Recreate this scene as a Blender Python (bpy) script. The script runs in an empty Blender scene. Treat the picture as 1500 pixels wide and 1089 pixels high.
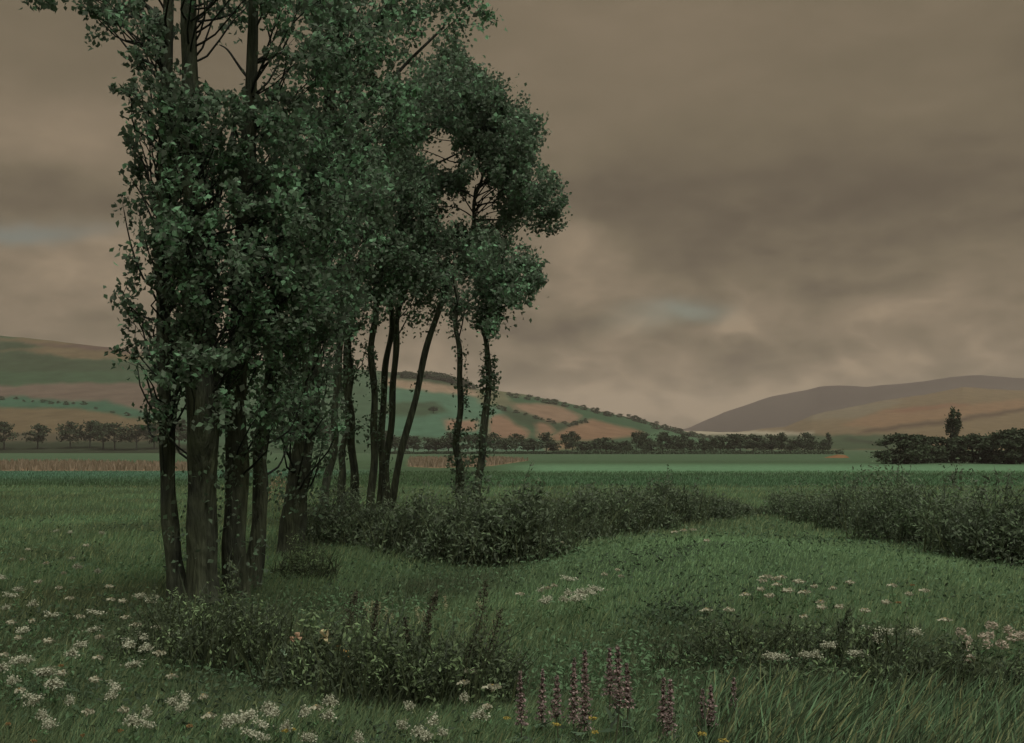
import bpy, math, random
import numpy as np
from mathutils import Vector

# ------------------------------------------------------------------ camera, world, sun, exposure
SC = bpy.context.scene
COL = SC.collection
F, CX, HOR, EYE = 1608.0, 750.0, 652.0, 2.0      # focal length (px of the 1500 px photograph), centre, horizon row, eye height

cam_data = bpy.data.cameras.new("camera")
cam = bpy.data.objects.new("camera", cam_data)
COL.objects.link(cam)
cam.location = (0, 0, EYE)
cam.rotation_euler = (math.radians(90), 0, 0)
cam_data.sensor_width = 36.0
cam_data.sensor_fit = 'HORIZONTAL'
cam_data.lens = 36.0 * F / 1500.0
cam_data.shift_y = (HOR - 544.5) / 1500.0
cam_data.clip_start = 0.1
cam_data.clip_end = 9000.0
SC.camera = cam
SC.render.engine = 'CYCLES'
SC.cycles.max_bounces = 8
SC.cycles.transparent_max_bounces = 8
SC.view_settings.view_transform = 'Standard'
SC.view_settings.look = 'None'
SC.view_settings.gamma = 1.0
EXPOSURE = 1.0
SC.view_settings.exposure = EXPOSURE

SUN_EL, SUN_AZ = math.radians(62), math.radians(150)   # azimuth clockwise from +Y: behind the camera, to the right
sd = bpy.data.lights.new("sun", 'SUN')
sun = bpy.data.objects.new("sun", sd)
COL.objects.link(sun)
sd.energy = 1.5
sd.angle = math.radians(40)
sd.color = (1.0, 0.97, 0.92)
sdir = Vector((math.sin(SUN_AZ) * math.cos(SUN_EL), math.cos(SUN_AZ) * math.cos(SUN_EL), math.sin(SUN_EL)))
sun.rotation_euler = sdir.to_track_quat('Z', 'Y').to_euler()


def lin(c):
    c = c / 255.0
    return c / 12.92 if c <= 0.04045 else ((c + 0.055) / 1.055) ** 2.4


def rgb(r, g, b, k=1.0):
    """8-bit display colour to linear, divided by the light that falls on it."""
    return (lin(r) / k, lin(g) / k, lin(b) / k)


class X:
    """small expression wrapper: builds Math nodes in the node tree X.nt"""
    nt = None

    def __init__(self, s):
        self.s = s

    @staticmethod
    def op(kind, *a):
        n = X.nt.nodes.new('ShaderNodeMath')
        n.operation = kind
        for i, v in enumerate(a):
            if isinstance(v, X):
                X.nt.links.new(v.s, n.inputs[i])
            else:
                n.inputs[i].default_value = v
        return X(n.outputs[0])

    def __add__(self, o): return X.op('ADD', self, o)
    __radd__ = __add__
    def __sub__(self, o): return X.op('SUBTRACT', self, o)
    def __rsub__(self, o): return X.op('SUBTRACT', o, self)
    def __mul__(self, o): return X.op('MULTIPLY', self, o)
    __rmul__ = __mul__
    def __truediv__(self, o): return X.op('DIVIDE', self, o)


def build_world():
    w = bpy.data.worlds.new("World")
    SC.world = w
    w.use_nodes = True
    nt = w.node_tree
    nt.nodes.clear()
    X.nt = nt
    out = nt.nodes.new('ShaderNodeOutputWorld')
    bg = nt.nodes.new('ShaderNodeBackground')
    bg.inputs['Strength'].default_value = 0.1
    nt.links.new(bg.outputs[0], out.inputs[0])
    tc = nt.nodes.new('ShaderNodeTexCoord')
    sep = nt.nodes.new('ShaderNodeSeparateXYZ')
    nt.links.new(tc.outputs['Generated'], sep.inputs[0])
    x, y, z = (X(sep.outputs[i]) for i in range(3))
    az = X.op('ARCTAN2', x, y)
    el = X.op('ARCSINE', z)

    def noise(scale, detail, rough, loc=(0, 0, 0), stretch=2.2, dist=0.0):
        c = nt.nodes.new('ShaderNodeCombineXYZ')
        nt.links.new(az.s, c.inputs[0])
        nt.links.new((el * stretch).s, c.inputs[1])
        m = nt.nodes.new('ShaderNodeVectorMath')
        m.operation = 'ADD'
        m.inputs[1].default_value = loc
        nt.links.new(c.outputs[0], m.inputs[0])
        n = nt.nodes.new('ShaderNodeTexNoise')
        n.inputs['Scale'].default_value = scale
        n.inputs['Detail'].default_value = detail
        n.inputs['Roughness'].default_value = rough
        n.inputs['Distortion'].default_value = dist
        nt.links.new(m.outputs[0], n.inputs['Vector'])
        return X(n.outputs[0])

    w1 = noise(7, 4, 0.55, (3.1, 1.7, 0.2), 1.5) - 0.5
    w2 = noise(7, 4, 0.55, (8.4, 5.2, 3.3), 1.5) - 0.5
    u = az + w1 * 0.085
    v = el + w2 * 0.06

    def blob(px, py, a, b, wt, tilt=0.0):
        dx = (px - CX) / F
        u0 = math.atan(dx)
        v0 = math.atan((HOR - py) / F / math.sqrt(1 + dx * dx))
        du, dv = u - u0, v - v0
        if tilt:
            du, dv = du + dv * tilt, dv - du * tilt
        p = du * (F / a)
        q = dv * (F / b)
        return X.op('EXPONENT', (p * p + q * q) * -1.0) * wt

    B = None
    for b in CLOUDS:
        t = blob(*b)
        B = t if B is None else B + t
    n1 = noise(4.2, 5, 0.55, (0.4, 2.2, 1.0), 2.4, 0.4) - 0.5
    n2 = noise(13, 4, 0.55, (5.4, 0.7, 2.0), 2.0, 0.3) - 0.5
    n3 = X.op('ABSOLUTE', noise(6.5, 4, 0.5, (2.4, 7.7, 4.0), 2.3, 0.25) - 0.5)
    n4 = X.op('ABSOLUTE', noise(15, 4, 0.5, (9.4, 3.7, 1.0), 2.0, 0.2) - 0.5)
    low = X.op('EXPONENT', el * el * -28.0)
    B = B + n1 * 0.5 + n2 * 0.24 + 0.5 + low * (n3 * -2.5 + n4 * -1.6 + 0.33)
    ramp = nt.nodes.new('ShaderNodeValToRGB')
    cr = ramp.color_ramp
    stops = [(0.0, (82, 72, 60)), (0.25, (97, 87, 72)), (0.5, (113, 102, 83)), (0.75, (129, 115, 95)), (1.0, (149, 132, 109))]
    cr.elements[0].position = 0.0
    cr.elements[0].color = (*rgb(*stops[0][1]), 1)
    cr.elements[1].position = 1.0
    cr.elements[1].color = (*rgb(*stops[-1][1]), 1)
    for p, c in stops[1:-1]:
        e = cr.elements.new(p)
        e.color = (*rgb(*c), 1)
    nt.links.new(B.s, ramp.inputs[0])
    # openings in the cloud where the blue sky shows
    M = None
    for b in OPENINGS:
        t = blob(*b)
        M = t if M is None else M + t
    M = X.op('MINIMUM', M, 0.8)
    sky = nt.nodes.new('ShaderNodeTexSky')
    sky.sky_type = 'NISHITA'
    sky.sun_disc = False
    sky.sun_elevation = SUN_EL
    sky.sun_rotation = SUN_AZ
    mul = nt.nodes.new('ShaderNodeMix')
    mul.data_type = 'RGBA'
    mul.blend_type = 'MULTIPLY'
    mul.inputs['Factor'].default_value = 1.0
    nt.links.new(sky.outputs[0], mul.inputs['A'])
    mul.inputs['B'].default_value = (0.060, 0.050, 0.034, 1)
    mix = nt.nodes.new('ShaderNodeMix')
    mix.data_type = 'RGBA'
    nt.links.new(M.s, mix.inputs['Factor'])
    nt.links.new(ramp.outputs[0], mix.inputs['A'])
    nt.links.new(mul.outputs['Result'], mix.inputs['B'])
    # an overcast sky grows brighter towards the zenith
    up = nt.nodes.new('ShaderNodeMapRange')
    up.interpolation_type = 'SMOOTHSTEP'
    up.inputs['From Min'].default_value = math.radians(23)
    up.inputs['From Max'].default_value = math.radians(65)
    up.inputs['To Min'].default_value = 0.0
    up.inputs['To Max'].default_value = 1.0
    nt.links.new(el.s, up.inputs['Value'])
    sc = nt.nodes.new('ShaderNodeVectorMath')
    sc.operation = 'SCALE'
    nt.links.new(mix.outputs['Result'], sc.inputs[0])
    sc.inputs['Scale'].default_value = 10.0 / 2 ** EXPOSURE
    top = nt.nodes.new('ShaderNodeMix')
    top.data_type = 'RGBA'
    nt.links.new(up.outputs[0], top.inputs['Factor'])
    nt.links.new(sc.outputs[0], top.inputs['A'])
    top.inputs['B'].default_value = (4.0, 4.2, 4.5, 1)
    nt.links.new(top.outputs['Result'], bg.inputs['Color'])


# cloud banks: direction (as photograph column, row), half-width, half-height, weight, tilt
CLOUDS = [
    (1250, 300, 420, 95, -0.30), (1000, 120, 320, 130, 0.10), (880, 300, 90, 55, -0.22),
    (1300, 60, 400, 110, -0.02), (840, 385, 75, 55, 0.34), (980, 425, 170, 26, 0.16, -0.05),
    (820, 470, 85, 45, -0.20), (1320, 455, 300, 26, 0.22), (1150, 410, 260, 25, -0.10),
    (1050, 490, 36, 18, 0.36, 0.25), (1098, 496, 44, 20, 0.36, -0.35), (1090, 530, 80, 24, -0.40), (990, 590, 140, 20, 0.28), (850, 350, 60, 24, 0.25, -0.3), (1230, 520, 60, 18, 0.3, 0.2), (950, 540, 60, 22, 0.12),
    (1200, 505, 70, 22, -0.24), (880, 575, 90, 24, 0.26), (1290, 535, 130, 26, 0.22),
    (950, 510, 50, 20, -0.12), (900, 610, 150, 16, 0.12), (800, 520, 60, 22, 0.12), (780, 545, 60, 16, -0.16),
    (90, 190, 130, 36, 0.26), (60, 280, 140, 34, -0.24), (110, 410, 120, 60, 0.24), (30, 100, 140, 60, 0.02),
    (60, 445, 120, 14, -0.12), (620, 540, 150, 60, 0.22), (860, 520, 40, 22, 0.3, 0.2), (1000, 540, 60, 14, 0.22, 0.25), (1160, 555, 50, 16, 0.3, 0.15), (820, 440, 60, 30, 0.15), (920, 480, 60, 16, 0.22, 0.1), (960, 600, 230, 40, 0.18), (60, 230, 90, 22, 0.2), (130, 350, 60, 20, 0.2), (1150, 590, 120, 20, 0.10), (780, 40, 80, 80, 0.05),
]
OPENINGS = [(1000, 462, 52, 13, 0.62, -0.12), (945, 470, 50, 16, 0.25), (45, 333, 85, 15, 0.62, 0.06)]
build_world()


# ------------------------------------------------------------------ helpers
RNG = np.random.default_rng(11)
random.seed(5)


def smooth(a, b, v):
    t = np.clip((np.asarray(v, float) - a) / (b - a), 0, 1)
    return t * t * (3 - 2 * t)


def wob(x, y, s=1.0, seed=0):
    """cheap smooth pseudo-noise in about -1..1"""
    x = np.asarray(x, float) * s + seed * 1.7
    y = np.asarray(y, float) * s - seed * 2.3
    return (np.sin(x * 1.3 + 1.7 * np.sin(y * 0.7)) + np.sin(y * 1.9 + 1.3 * np.sin(x * 0.9 + 2)) + np.sin((x + y) * 0.8 + 1.1 * np.sin(x * 2.1 - y))) / 3


def ground(x, y):
    x = np.asarray(x, float)
    y = np.asarray(y, float)
    z = -1.2 * smooth(20, 150, y)
    z = z + 0.55 * np.exp(-((x - 3.4) / 3.3) ** 2 - ((y - 15.5) / 4.6) ** 2)
    z = z - 0.22 * np.exp(-((x + 0.9) / 1.7) ** 2 - ((y - 15.0) / 3.2) ** 2)
    z = z + 0.10 * np.exp(-((x + 3.9) / 1.6) ** 2 - ((y - 14.0) / 2.5) ** 2)
    z = z + 0.025 * wob(x, y, 0.9) * smooth(60, 25, y)
    return z


def P(px, py, Y):
    return np.array([(px - CX) / F * Y, Y, EYE - (py - HOR) / F * Y])


def at(px, py, h=0.0, far=1500.0):
    """the point h above the ground that lies in the direction of a photograph pixel"""
    lo, Y = 3.0, 3.0
    while Y < far:
        q = P(px, py, Y)
        if q[2] < ground(q[0], q[1]) + h:
            break
        lo, Y = Y, Y * 1.02
    hi = Y
    for _ in range(30):
        m = (lo + hi) / 2
        q = P(px, py, m)
        if q[2] < ground(q[0], q[1]) + h:
            hi = m
        else:
            lo = m
    q = P(px, py, hi)
    return np.array([q[0], q[1], ground(q[0], q[1])])


def mk(name, V, faces, mat, cols=None, parent=None, smooth_shade=False, link=True):
    """V (n,3); faces: list of (m,k) int arrays; cols: (n,3) linear point colours"""
    V = np.asarray(V, np.float32)
    me = bpy.data.meshes.new(name)
    fs = [np.asarray(f, np.int32) for f in faces if len(f)]
    loops = np.concatenate([f.ravel() for f in fs])
    tot = np.concatenate([np.full(len(f), f.shape[1], np.int32) for f in fs])
    start = np.concatenate([[0], np.cumsum(tot)[:-1]]).astype(np.int32)
    me.vertices.add(len(V))
    me.vertices.foreach_set('co', V.ravel())
    me.loops.add(len(loops))
    me.loops.foreach_set('vertex_index', loops)
    me.polygons.add(len(tot))
    me.polygons.foreach_set('loop_start', start)
    me.polygons.foreach_set('loop_total', tot)
    if smooth_shade:
        me.polygons.foreach_set('use_smooth', np.ones(len(tot), bool))
    if cols is not None:
        ca = me.color_attributes.new('Col', 'FLOAT_COLOR', 'POINT')
        c4 = np.ones((len(V), 4), np.float32)
        c4[:, :3] = cols
        ca.data.foreach_set('color', c4.ravel())
    me.update(calc_edges=True)
    me.materials.append(mat)
    o = bpy.data.objects.new(name, me)
    if link:
        COL.objects.link(o)
    if parent is not None:
        o.parent = parent
    return o


def tag(o, label=None, cat=None, group=None, kind=None):
    if label: o['label'] = label
    if cat: o['category'] = cat
    if group: o['group'] = group
    if kind: o['kind'] = kind
    return o


def thing(name, loc, label, cat, group=None):
    o = bpy.data.objects.new(name, None)
    o.empty_display_size = 0.1
    COL.objects.link(o)
    o.location = [float(v) for v in loc]
    return tag(o, label, cat, group)


def copy_tree(root, loc, label, group=None, rz=0.0, sc=1.0):
    r = root.copy()
    COL.objects.link(r)
    r.location = [float(v) for v in loc]
    r.rotation_euler = (0, 0, rz)
    r.scale = (sc, sc, sc) if np.isscalar(sc) else sc
    r['label'] = label
    if group: r['group'] = group
    for ch in list(root.children):
        c = ch.copy()
        COL.objects.link(c)
        c.parent = r
    return r


class Geo:
    """collects vertices, faces and colours for one mesh"""

    def __init__(self):
        self.V, self.Q, self.T, self.C, self.n = [], [], [], [], 0

    def add(self, V, Q=None, T=None, C=(0.1, 0.1, 0.1)):
        V = np.asarray(V, float)
        if Q is not None and len(Q): self.Q.append(np.asarray(Q) + self.n)
        if T is not None and len(T): self.T.append(np.asarray(T) + self.n)
        C = np.asarray(C, float)
        if C.ndim == 1: C = np.tile(C, (len(V), 1))
        self.V.append(V)
        self.C.append(C)
        self.n += len(V)

    def build(self, name, mat, parent=None, origin=(0, 0, 0), sm=False):
        V = np.concatenate(self.V) - np.asarray(origin, float)
        f = []
        if self.Q: f.append(np.concatenate(self.Q))
        if self.T: f.append(np.concatenate(self.T))
        return mk(name, V, f, mat, np.concatenate(self.C), parent, sm)


def spline(pts, n):
    pts = np.asarray(pts, float)
    p = np.vstack([2 * pts[0] - pts[1], pts, 2 * pts[-1] - pts[-2]])
    out = []
    m = len(pts) - 1
    for s in np.linspace(0, m, n):
        i = min(int(s), m - 1)
        t = s - i
        a, b, c, d = p[i], p[i + 1], p[i + 2], p[i + 3]
        out.append(0.5 * (2 * b + (c - a) * t + (2 * a - 5 * b + 4 * c - d) * t * t + (3 * b - a - 3 * c + d) * t ** 3))
    return np.array(out)


def tube(g, pts, rad, sides=8, col=(0.1, 0.1, 0.1), rough=0.0, seed=0):
    pts = np.asarray(pts, float)
    rad = np.broadcast_to(np.asarray(rad, float), (len(pts),))
    tan = np.gradient(pts, axis=0)
    tan /= np.linalg.norm(tan, axis=1)[:, None] + 1e-9
    ref = np.array([0.0, 1.0, 0.0]) if abs(tan[0][1]) < 0.9 else np.array([1.0, 0, 0])
    a = np.arange(sides) / sides * 2 * math.pi
    rings = []
    for i in range(len(pts)):
        s = np.cross(tan[i], ref)
        s /= np.linalg.norm(s) + 1e-9
        ref = np.cross(s, tan[i])
        r = rad[i]
        if rough:
            r = r * (1 + rough * (np.sin(a * 3 + i * 0.23 + seed) * 0.45 + np.sin(a * 5 - i * 0.4 + seed * 2) * 0.3 + np.sin(a * 2 + i * 0.71 + seed) * 0.35))
        rings.append(pts[i] + np.outer(np.cos(a) * r, s) + np.outer(np.sin(a) * r, ref))
    V = np.concatenate(rings)
    k = len(pts)
    idx = np.arange(k * sides).reshape(k, sides)
    nx = np.roll(idx, -1, axis=1)
    Q = np.stack([idx[:-1], nx[:-1], nx[1:], idx[1:]], -1).reshape(-1, 4)
    V = np.vstack([V, pts[-1] + tan[-1] * rad[-1]])
    T = np.stack([idx[-1], nx[-1], np.full(sides, k * sides)], -1)
    g.add(V, Q, T, col)


def unit(v):
    return v / (np.linalg.norm(v, axis=-1, keepdims=True) + 1e-9)


def leaf_cards(g, C, size, cols, rng, droop=0.5, aspect=0.72, up=0.35):
    """one folded leaf-shaped quad at each centre"""
    n = len(C)
    nrm = unit(rng.normal(size=(n, 3)) + np.array([0, -0.25, up]))
    t = rng.normal(size=(n, 3)) + np.array([0, 0, -droop])
    t = unit(t - nrm * np.sum(t * nrm, 1, keepdims=True))
    s = np.cross(nrm, t)
    L = np.broadcast_to(size, (n,))[:, None] * rng.uniform(0.7, 1.25, (n, 1))
    w = L * aspect * rng.uniform(0.8, 1.1, (n, 1)) * 0.5
    base = C - t * L * 0.5
    tip = C + t * L * 0.5 - nrm * L * 0.10
    mid = C - t * L * 0.08 + nrm * L * 0.10
    V = np.stack([base, mid + s * w, tip, mid - s * w], 1).reshape(-1, 3)
    Q = np.arange(n * 4).reshape(n, 4)
    g.add(V, Q, None, np.repeat(cols, 4, axis=0))


def blades(g, B, h, w, lean, cols, rng, tipcol=1.0):
    """grass blades: quad + tip; B (n,3) roots, h, w (n,), lean (n,2) horizontal offset of the tip"""
    n = len(B)
    a = rng.uniform(0, 2 * math.pi, n)
    s = np.stack([np.cos(a), np.sin(a) * 0.6, np.zeros(n)], 1) * (w * 0.5)[:, None]
    l3 = np.concatenate([lean, np.zeros((n, 1))], 1)
    m = B + l3 * 0.38 + np.array([0, 0, 1.0]) * (h * 0.6)[:, None]
    t = B + l3 + np.array([0, 0, 1.0]) * h[:, None]
    V = np.stack([B - s, B + s, m + s * 0.8, m - s * 0.8, t], 1).reshape(-1, 3)
    i = np.arange(n)[:, None] * 5
    Q = i + np.array([[0, 1, 2, 3]])
    T = i + np.array([[3, 2, 4]])
    c = np.repeat(cols, 5, axis=0)
    g.add(V, Q, T, c)


def mixc(a, b, t):
    t = np.asarray(t)[..., None]
    return np.asarray(a) * (1 - t) + np.asarray(b) * t


def inpoly(poly, x, y):
    poly = np.asarray(poly, float)
    x = np.asarray(x, float)
    y = np.asarray(y, float)
    r = np.zeros(x.shape, bool)
    j = len(poly) - 1
    for i in range(len(poly)):
        xi, yi = poly[i]
        xj, yj = poly[j]
        if yi != yj:
            r ^= ((yi > y) != (yj > y)) & (x < (xj - xi) * (y - yi) / (yj - yi) + xi)
        j = i
    return r


# ------------------------------------------------------------------ materials
def mat_col(name, rough=0.8, trans=0.0, noise=0.0, nscale=3.0, bump=0.0, bscale=30.0, spec=0.2, stretch=(1, 1, 1)):
    m = bpy.data.materials.new(name)
    m.use_nodes = True
    nt = m.node_tree
    bs = nt.nodes['Principled BSDF']
    bs.inputs['Roughness'].default_value = rough
    bs.inputs['Specular IOR Level'].default_value = spec
    at_ = nt.nodes.new('ShaderNodeAttribute')
    at_.attribute_name = 'Col'
    c = at_.outputs['Color']
    if noise or bump:
        tc = nt.nodes.new('ShaderNodeTexCoord')
        mp = nt.nodes.new('ShaderNodeMapping')
        mp.inputs['Scale'].default_value = stretch
        nt.links.new(tc.outputs['Object'], mp.inputs[0])
    if noise:
        nz = nt.nodes.new('ShaderNodeTexNoise')
        nz.inputs['Scale'].default_value = nscale
        nz.inputs['Detail'].default_value = 6
        nz.inputs['Roughness'].default_value = 0.6
        nt.links.new(mp.outputs[0], nz.inputs['Vector'])
        mr = nt.nodes.new('ShaderNodeMapRange')
        mr.inputs['From Min'].default_value = 0.25
        mr.inputs['From Max'].default_value = 0.75
        mr.inputs['To Min'].default_value = 1 - noise
        mr.inputs['To Max'].default_value = 1 + noise
        nt.links.new(nz.outputs[0], mr.inputs['Value'])
        vm = nt.nodes.new('ShaderNodeVectorMath')
        vm.operation = 'SCALE'
        nt.links.new(c, vm.inputs[0])
        nt.links.new(mr.outputs[0], vm.inputs['Scale'])
        c = vm.outputs[0]
    nt.links.new(c, bs.inputs['Base Color'])
    if bump:
        nb = nt.nodes.new('ShaderNodeTexNoise')
        nb.inputs['Scale'].default_value = bscale
        nb.inputs['Detail'].default_value = 5
        nt.links.new(mp.outputs[0], nb.inputs['Vector'])
        bp = nt.nodes.new('ShaderNodeBump')
        bp.inputs['Strength'].default_value = bump
        bp.inputs['Distance'].default_value = 0.05
        nt.links.new(nb.outputs[0], bp.inputs['Height'])
        nt.links.new(bp.outputs[0], bs.inputs['Normal'])
    if trans:
        tr = nt.nodes.new('ShaderNodeBsdfTranslucent')
        nt.links.new(c, tr.inputs['Color'])
        mx = nt.nodes.new('ShaderNodeMixShader')
        mx.inputs[0].default_value = trans
        nt.links.new(bs.outputs[0], mx.inputs[1])
        nt.links.new(tr.outputs[0], mx.inputs[2])
        nt.links.new(mx.outputs[0], nt.nodes['Material Output'].inputs['Surface'])
    return m


M_GROUND = mat_col('meadow_soil', 0.95, 0, 0.35, 1.3, 0.4, 25, 0.05)
M_HILL = mat_col('hill_fields', 1.0, 0, 0.22, 0.09, 0, 1, 0.0, (1, 0.5, 1))
M_LEAF = mat_col('leaf', 0.7, 0.35, 0, spec=0.12)
M_FARLEAF = mat_col('far_leaf', 0.9, 0.25, 0, spec=0.05)
M_GRASS = mat_col('grass_blade', 0.8, 0.3, 0, spec=0.08)
M_BARK = mat_col('bark', 0.95, 0, 0.7, 16.0, 1.0, 34, 0.05, (1, 1, 0.16))
M_PETAL = mat_col('petal', 0.8, 0.3, 0.12, 40, spec=0.05)
M_STEM = mat_col('stem', 0.8, 0.15, 0.2, 20, spec=0.08)

K = 1.2     # light on an open upward surface, used to turn seen colours into base colours

# ------------------------------------------------------------------ ground
STRAW_L = [(-400, 690), (275, 690), (275, 681), (120, 678), (-400, 676)]
STRAW_R = [(598, 684), (640, 686), (720, 683), (775, 675), (735, 672), (600, 672)]


def ground_colour(x, y):
    px = CX + x / np.maximum(y, 1.0) * F
    n = wob(x, y, 0.35, 3) * 0.5 + wob(x, y, 1.1, 5) * 0.3
    c = mixc(rgb(54, 68, 46, K), rgb(66, 86, 56, K), np.clip(0.5 + n * 0.6, 0, 1))
    # open field: blue-green crop, then dull meadow, farther off a pale strip
    f1 = smooth(60, 105, y) * smooth(150, 120, y) * smooth(-10, -25, x)
    c = mixc(c, rgb(72, 100, 78, K), f1 * 0.9)
    f2 = smooth(95, 140, y) * smooth(205, 150, y) * smooth(-5, 6, x + wob(y, y, 0.1))
    c = mixc(c, rgb(88, 118, 84, K), f2 * 0.9)
    f3 = smooth(40, 60, y) * smooth(110, 90, y) * smooth(-8, 3, x)
    c = mixc(c, rgb(66, 90, 62, K), f3 * 0.9)
    f4 = smooth(200, 240, y)
    c = mixc(c, rgb(66, 84, 58, K), f4)
    return c


def in_px(poly, x, y, z):
    yy = np.maximum(y, 1.0)
    return inpoly(poly, CX + x / yy * F, HOR - (z - EYE) / yy * F) & (y > 5)


def build_ground():
    ys = np.concatenate([-np.geomspace(300, 2, 25), np.linspace(-1, 4, 8), np.geomspace(4.5, 4000, 520)])
    xs = np.concatenate([-np.geomspace(3500, 0.2, 230), [0], np.geomspace(0.2, 3500, 230)])
    Xg, Yg = np.meshgrid(xs, ys)
    Z = ground(Xg, Yg)
    V = np.stack([Xg, Yg, Z], -1).reshape(-1, 3)
    r, c = Xg.shape
    i = np.arange(r * c).reshape(r, c)
    Q = np.stack([i[:-1, :-1], i[:-1, 1:], i[1:, 1:], i[1:, :-1]], -1).reshape(-1, 4)
    C = ground_colour(V[:, 0], V[:, 1])
    st = in_px(STRAW_L, V[:, 0], V[:, 1], V[:, 2]) | in_px(STRAW_R, V[:, 0], V[:, 1], V[:, 2])
    C[st] = rgb(112, 94, 70, K)
    tag(mk('ground', V, [Q], M_GROUND, C, None, True), kind='structure')


build_ground()


# ------------------------------------------------------------------ hills
def build_hill(name, ridge, y0, y1, foot, px0, px1, step, fields, base, rows=90, power=1.0, edge=0.6):
    """a hill face that climbs from y0 to its ridge at y1 and falls behind; fields are plots of crop colour"""
    pxs = np.arange(px0, px1 + 0.1, step)
    rx = np.array([p[0] for p in ridge], float)
    ry = np.array([p[1] for p in ridge], float)
    top = np.interp(pxs, rx, ry)
    t = np.concatenate([np.linspace(-0.02, 1, rows), [1.06, 1.2, 1.6]])
    Vs = []
    for tt in t:
        Y = y0 + (y1 - y0) * tt
        if tt <= 1:
            py = foot + (top - foot) * (max(tt, 0) ** power) + (4 if tt < 0 else 0)
            z = EYE - (py - HOR) / F * Y
        else:
            z = EYE - (top - HOR) / F * y1 * (1 - (tt - 1) * 1.3)
        z = z + wob(pxs * 0.05, np.full_like(pxs, tt * 9), 1.0, 2) * 0.0012 * Y * min(max(tt, 0), 1) * edge
        Vs.append(np.stack([(pxs - CX) / F * Y, np.full_like(pxs, Y), z], -1))
    V = np.concatenate(Vs)
    n = len(pxs)
    i = np.arange(len(V)).reshape(-1, n)
    Q = np.stack([i[:-1, :-1], i[:-1, 1:], i[1:, 1:], i[1:, :-1]], -1).reshape(-1, 4)
    px = CX + V[:, 0] / V[:, 1] * F
    py = HOR - (V[:, 2] - EYE) / V[:, 1] * F
    px = px + wob(px, py, 0.16, 1) * 2.4
    py = py + wob(px, py, 0.11, 4) * 1.5
    C = np.tile(np.array(base), (len(V), 1))
    for poly, c in fields:
        # soft field edges: count the plot at several nearby spots
        m = np.zeros(len(V))
        for dx, dy in ((0, 0), (5, 1.0), (-5, -1.0), (2, -2.4), (-2, 2.4), (3, -1.2), (-3, 1.2)):
            m += inpoly(poly, px + dx, py + dy)
        C = mixc(C, c, m / 7)
    return tag(mk(name, V, [Q], M_HILL, C, None, True), kind='structure')


KH = 1.75


def fld(r_, g_, b_, d=0.16):
    m = 0.4 * r_ + 0.5 * g_ + 0.1 * b_
    return rgb(r_ + (m - r_) * d, g_ + (m - g_) * d, b_ + (m - b_) * d, KH)


PINK, OCHRE, GRN, DGRN = fld(136, 110, 84), fld(112, 96, 66), fld(72, 104, 74), fld(62, 78, 52)
left_fields = [
    ([(-900, 470), (200, 500), (210, 527), (-900, 520)], OCHRE),
    ([(-900, 480), (220, 508), (220, 520), (60, 506), (-900, 497)], fld(100, 80, 68)),
    ([(-900, 500), (20, 499), (65, 509), (20, 513), (-900, 518)], DGRN),
    ([(-900, 524), (40, 514), (110, 526), (230, 533), (230, 548), (-900, 548)], DGRN),
    ([(-900, 545), (240, 545), (240, 561), (-900, 562)], fld(64, 88, 58)),
    ([(-900, 562), (20, 566), (90, 561), (240, 561), (240, 612), (130, 590), (-900, 584)], fld(110, 94, 76)),
    ([(-900, 582), (30, 581), (110, 588), (150, 586), (250, 614), (250, 620), (110, 598), (-900, 590)], fld(64, 100, 72)),
    ([(-900, 591), (110, 599), (250, 621), (250, 634), (150, 638), (-900, 636)], OCHRE),
    ([(-900, 636), (280, 634), (280, 648), (-900, 650)], fld(92, 84, 62)),
    ([(-900, 648), (300, 647), (300, 670), (-900, 672)], fld(56, 64, 44)),
    ([(250, 540), (575, 548), (575, 650), (250, 650)], fld(70, 96, 66)),
    ([(560, 540), (640, 543), (700, 566), (705, 574), (640, 564), (560, 552)], DGRN),
    ([(560, 553), (640, 562), (720, 577), (720, 584), (640, 577), (560, 566)], fld(150, 126, 96)),
    ([(560, 566), (700, 582), (735, 590), (735, 640), (560, 640)], fld(78, 114, 84)),
    ([(560, 590), (640, 588), (660, 604), (600, 612), (560, 606)], fld(66, 86, 58)),
    ([(652, 614), (700, 616), (700, 632), (652, 630)], fld(144, 112, 84)),
    ([(716, 612), (735, 608), (776, 634), (772, 642), (716, 642)], fld(140, 108, 80)),
    ([(700, 566), (760, 570), (790, 580), (735, 598), (700, 590)], fld(104, 104, 72)),
    ([(742, 576), (860, 598), (1010, 632), (1070, 648), (1000, 646), (900, 624), (850, 612), (750, 588)], fld(62, 92, 60)),
    ([(748, 592), (800, 591), (838, 602), (852, 612), (835, 621), (800, 617), (760, 602)], fld(140, 112, 84)),
    ([(730, 598), (760, 603), (800, 618), (835, 622), (860, 614), (840, 632), (800, 630), (760, 622)], DGRN),
    ([(786, 620), (800, 619), (815, 632), (800, 644), (786, 640)], fld(134, 104, 76)),
    ([(808, 640), (820, 632), (868, 614), (955, 637), (880, 644), (808, 646)], fld(138, 106, 76)),
    ([(945, 634), (975, 632), (1080, 650), (945, 652)], fld(76, 108, 72)),
    ([(560, 648), (800, 646), (800, 662), (560, 664)], fld(92, 118, 88)),
    ([(800, 650), (840, 648), (840, 658), (800, 660)], fld(150, 120, 84)),
]
build_hill('hill', [(-900, 455), (0, 492), (100, 502), (190, 514), (400, 532), (580, 546), (650, 552), (690, 568), (735, 574), (765, 577),
                    (860, 598), (940, 616), (1000, 632), (1060, 646), (1100, 657)],
           420, 950, 664, -700, 1095, 2.2, left_fields, fld(70, 92, 62), rows=110)
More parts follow.
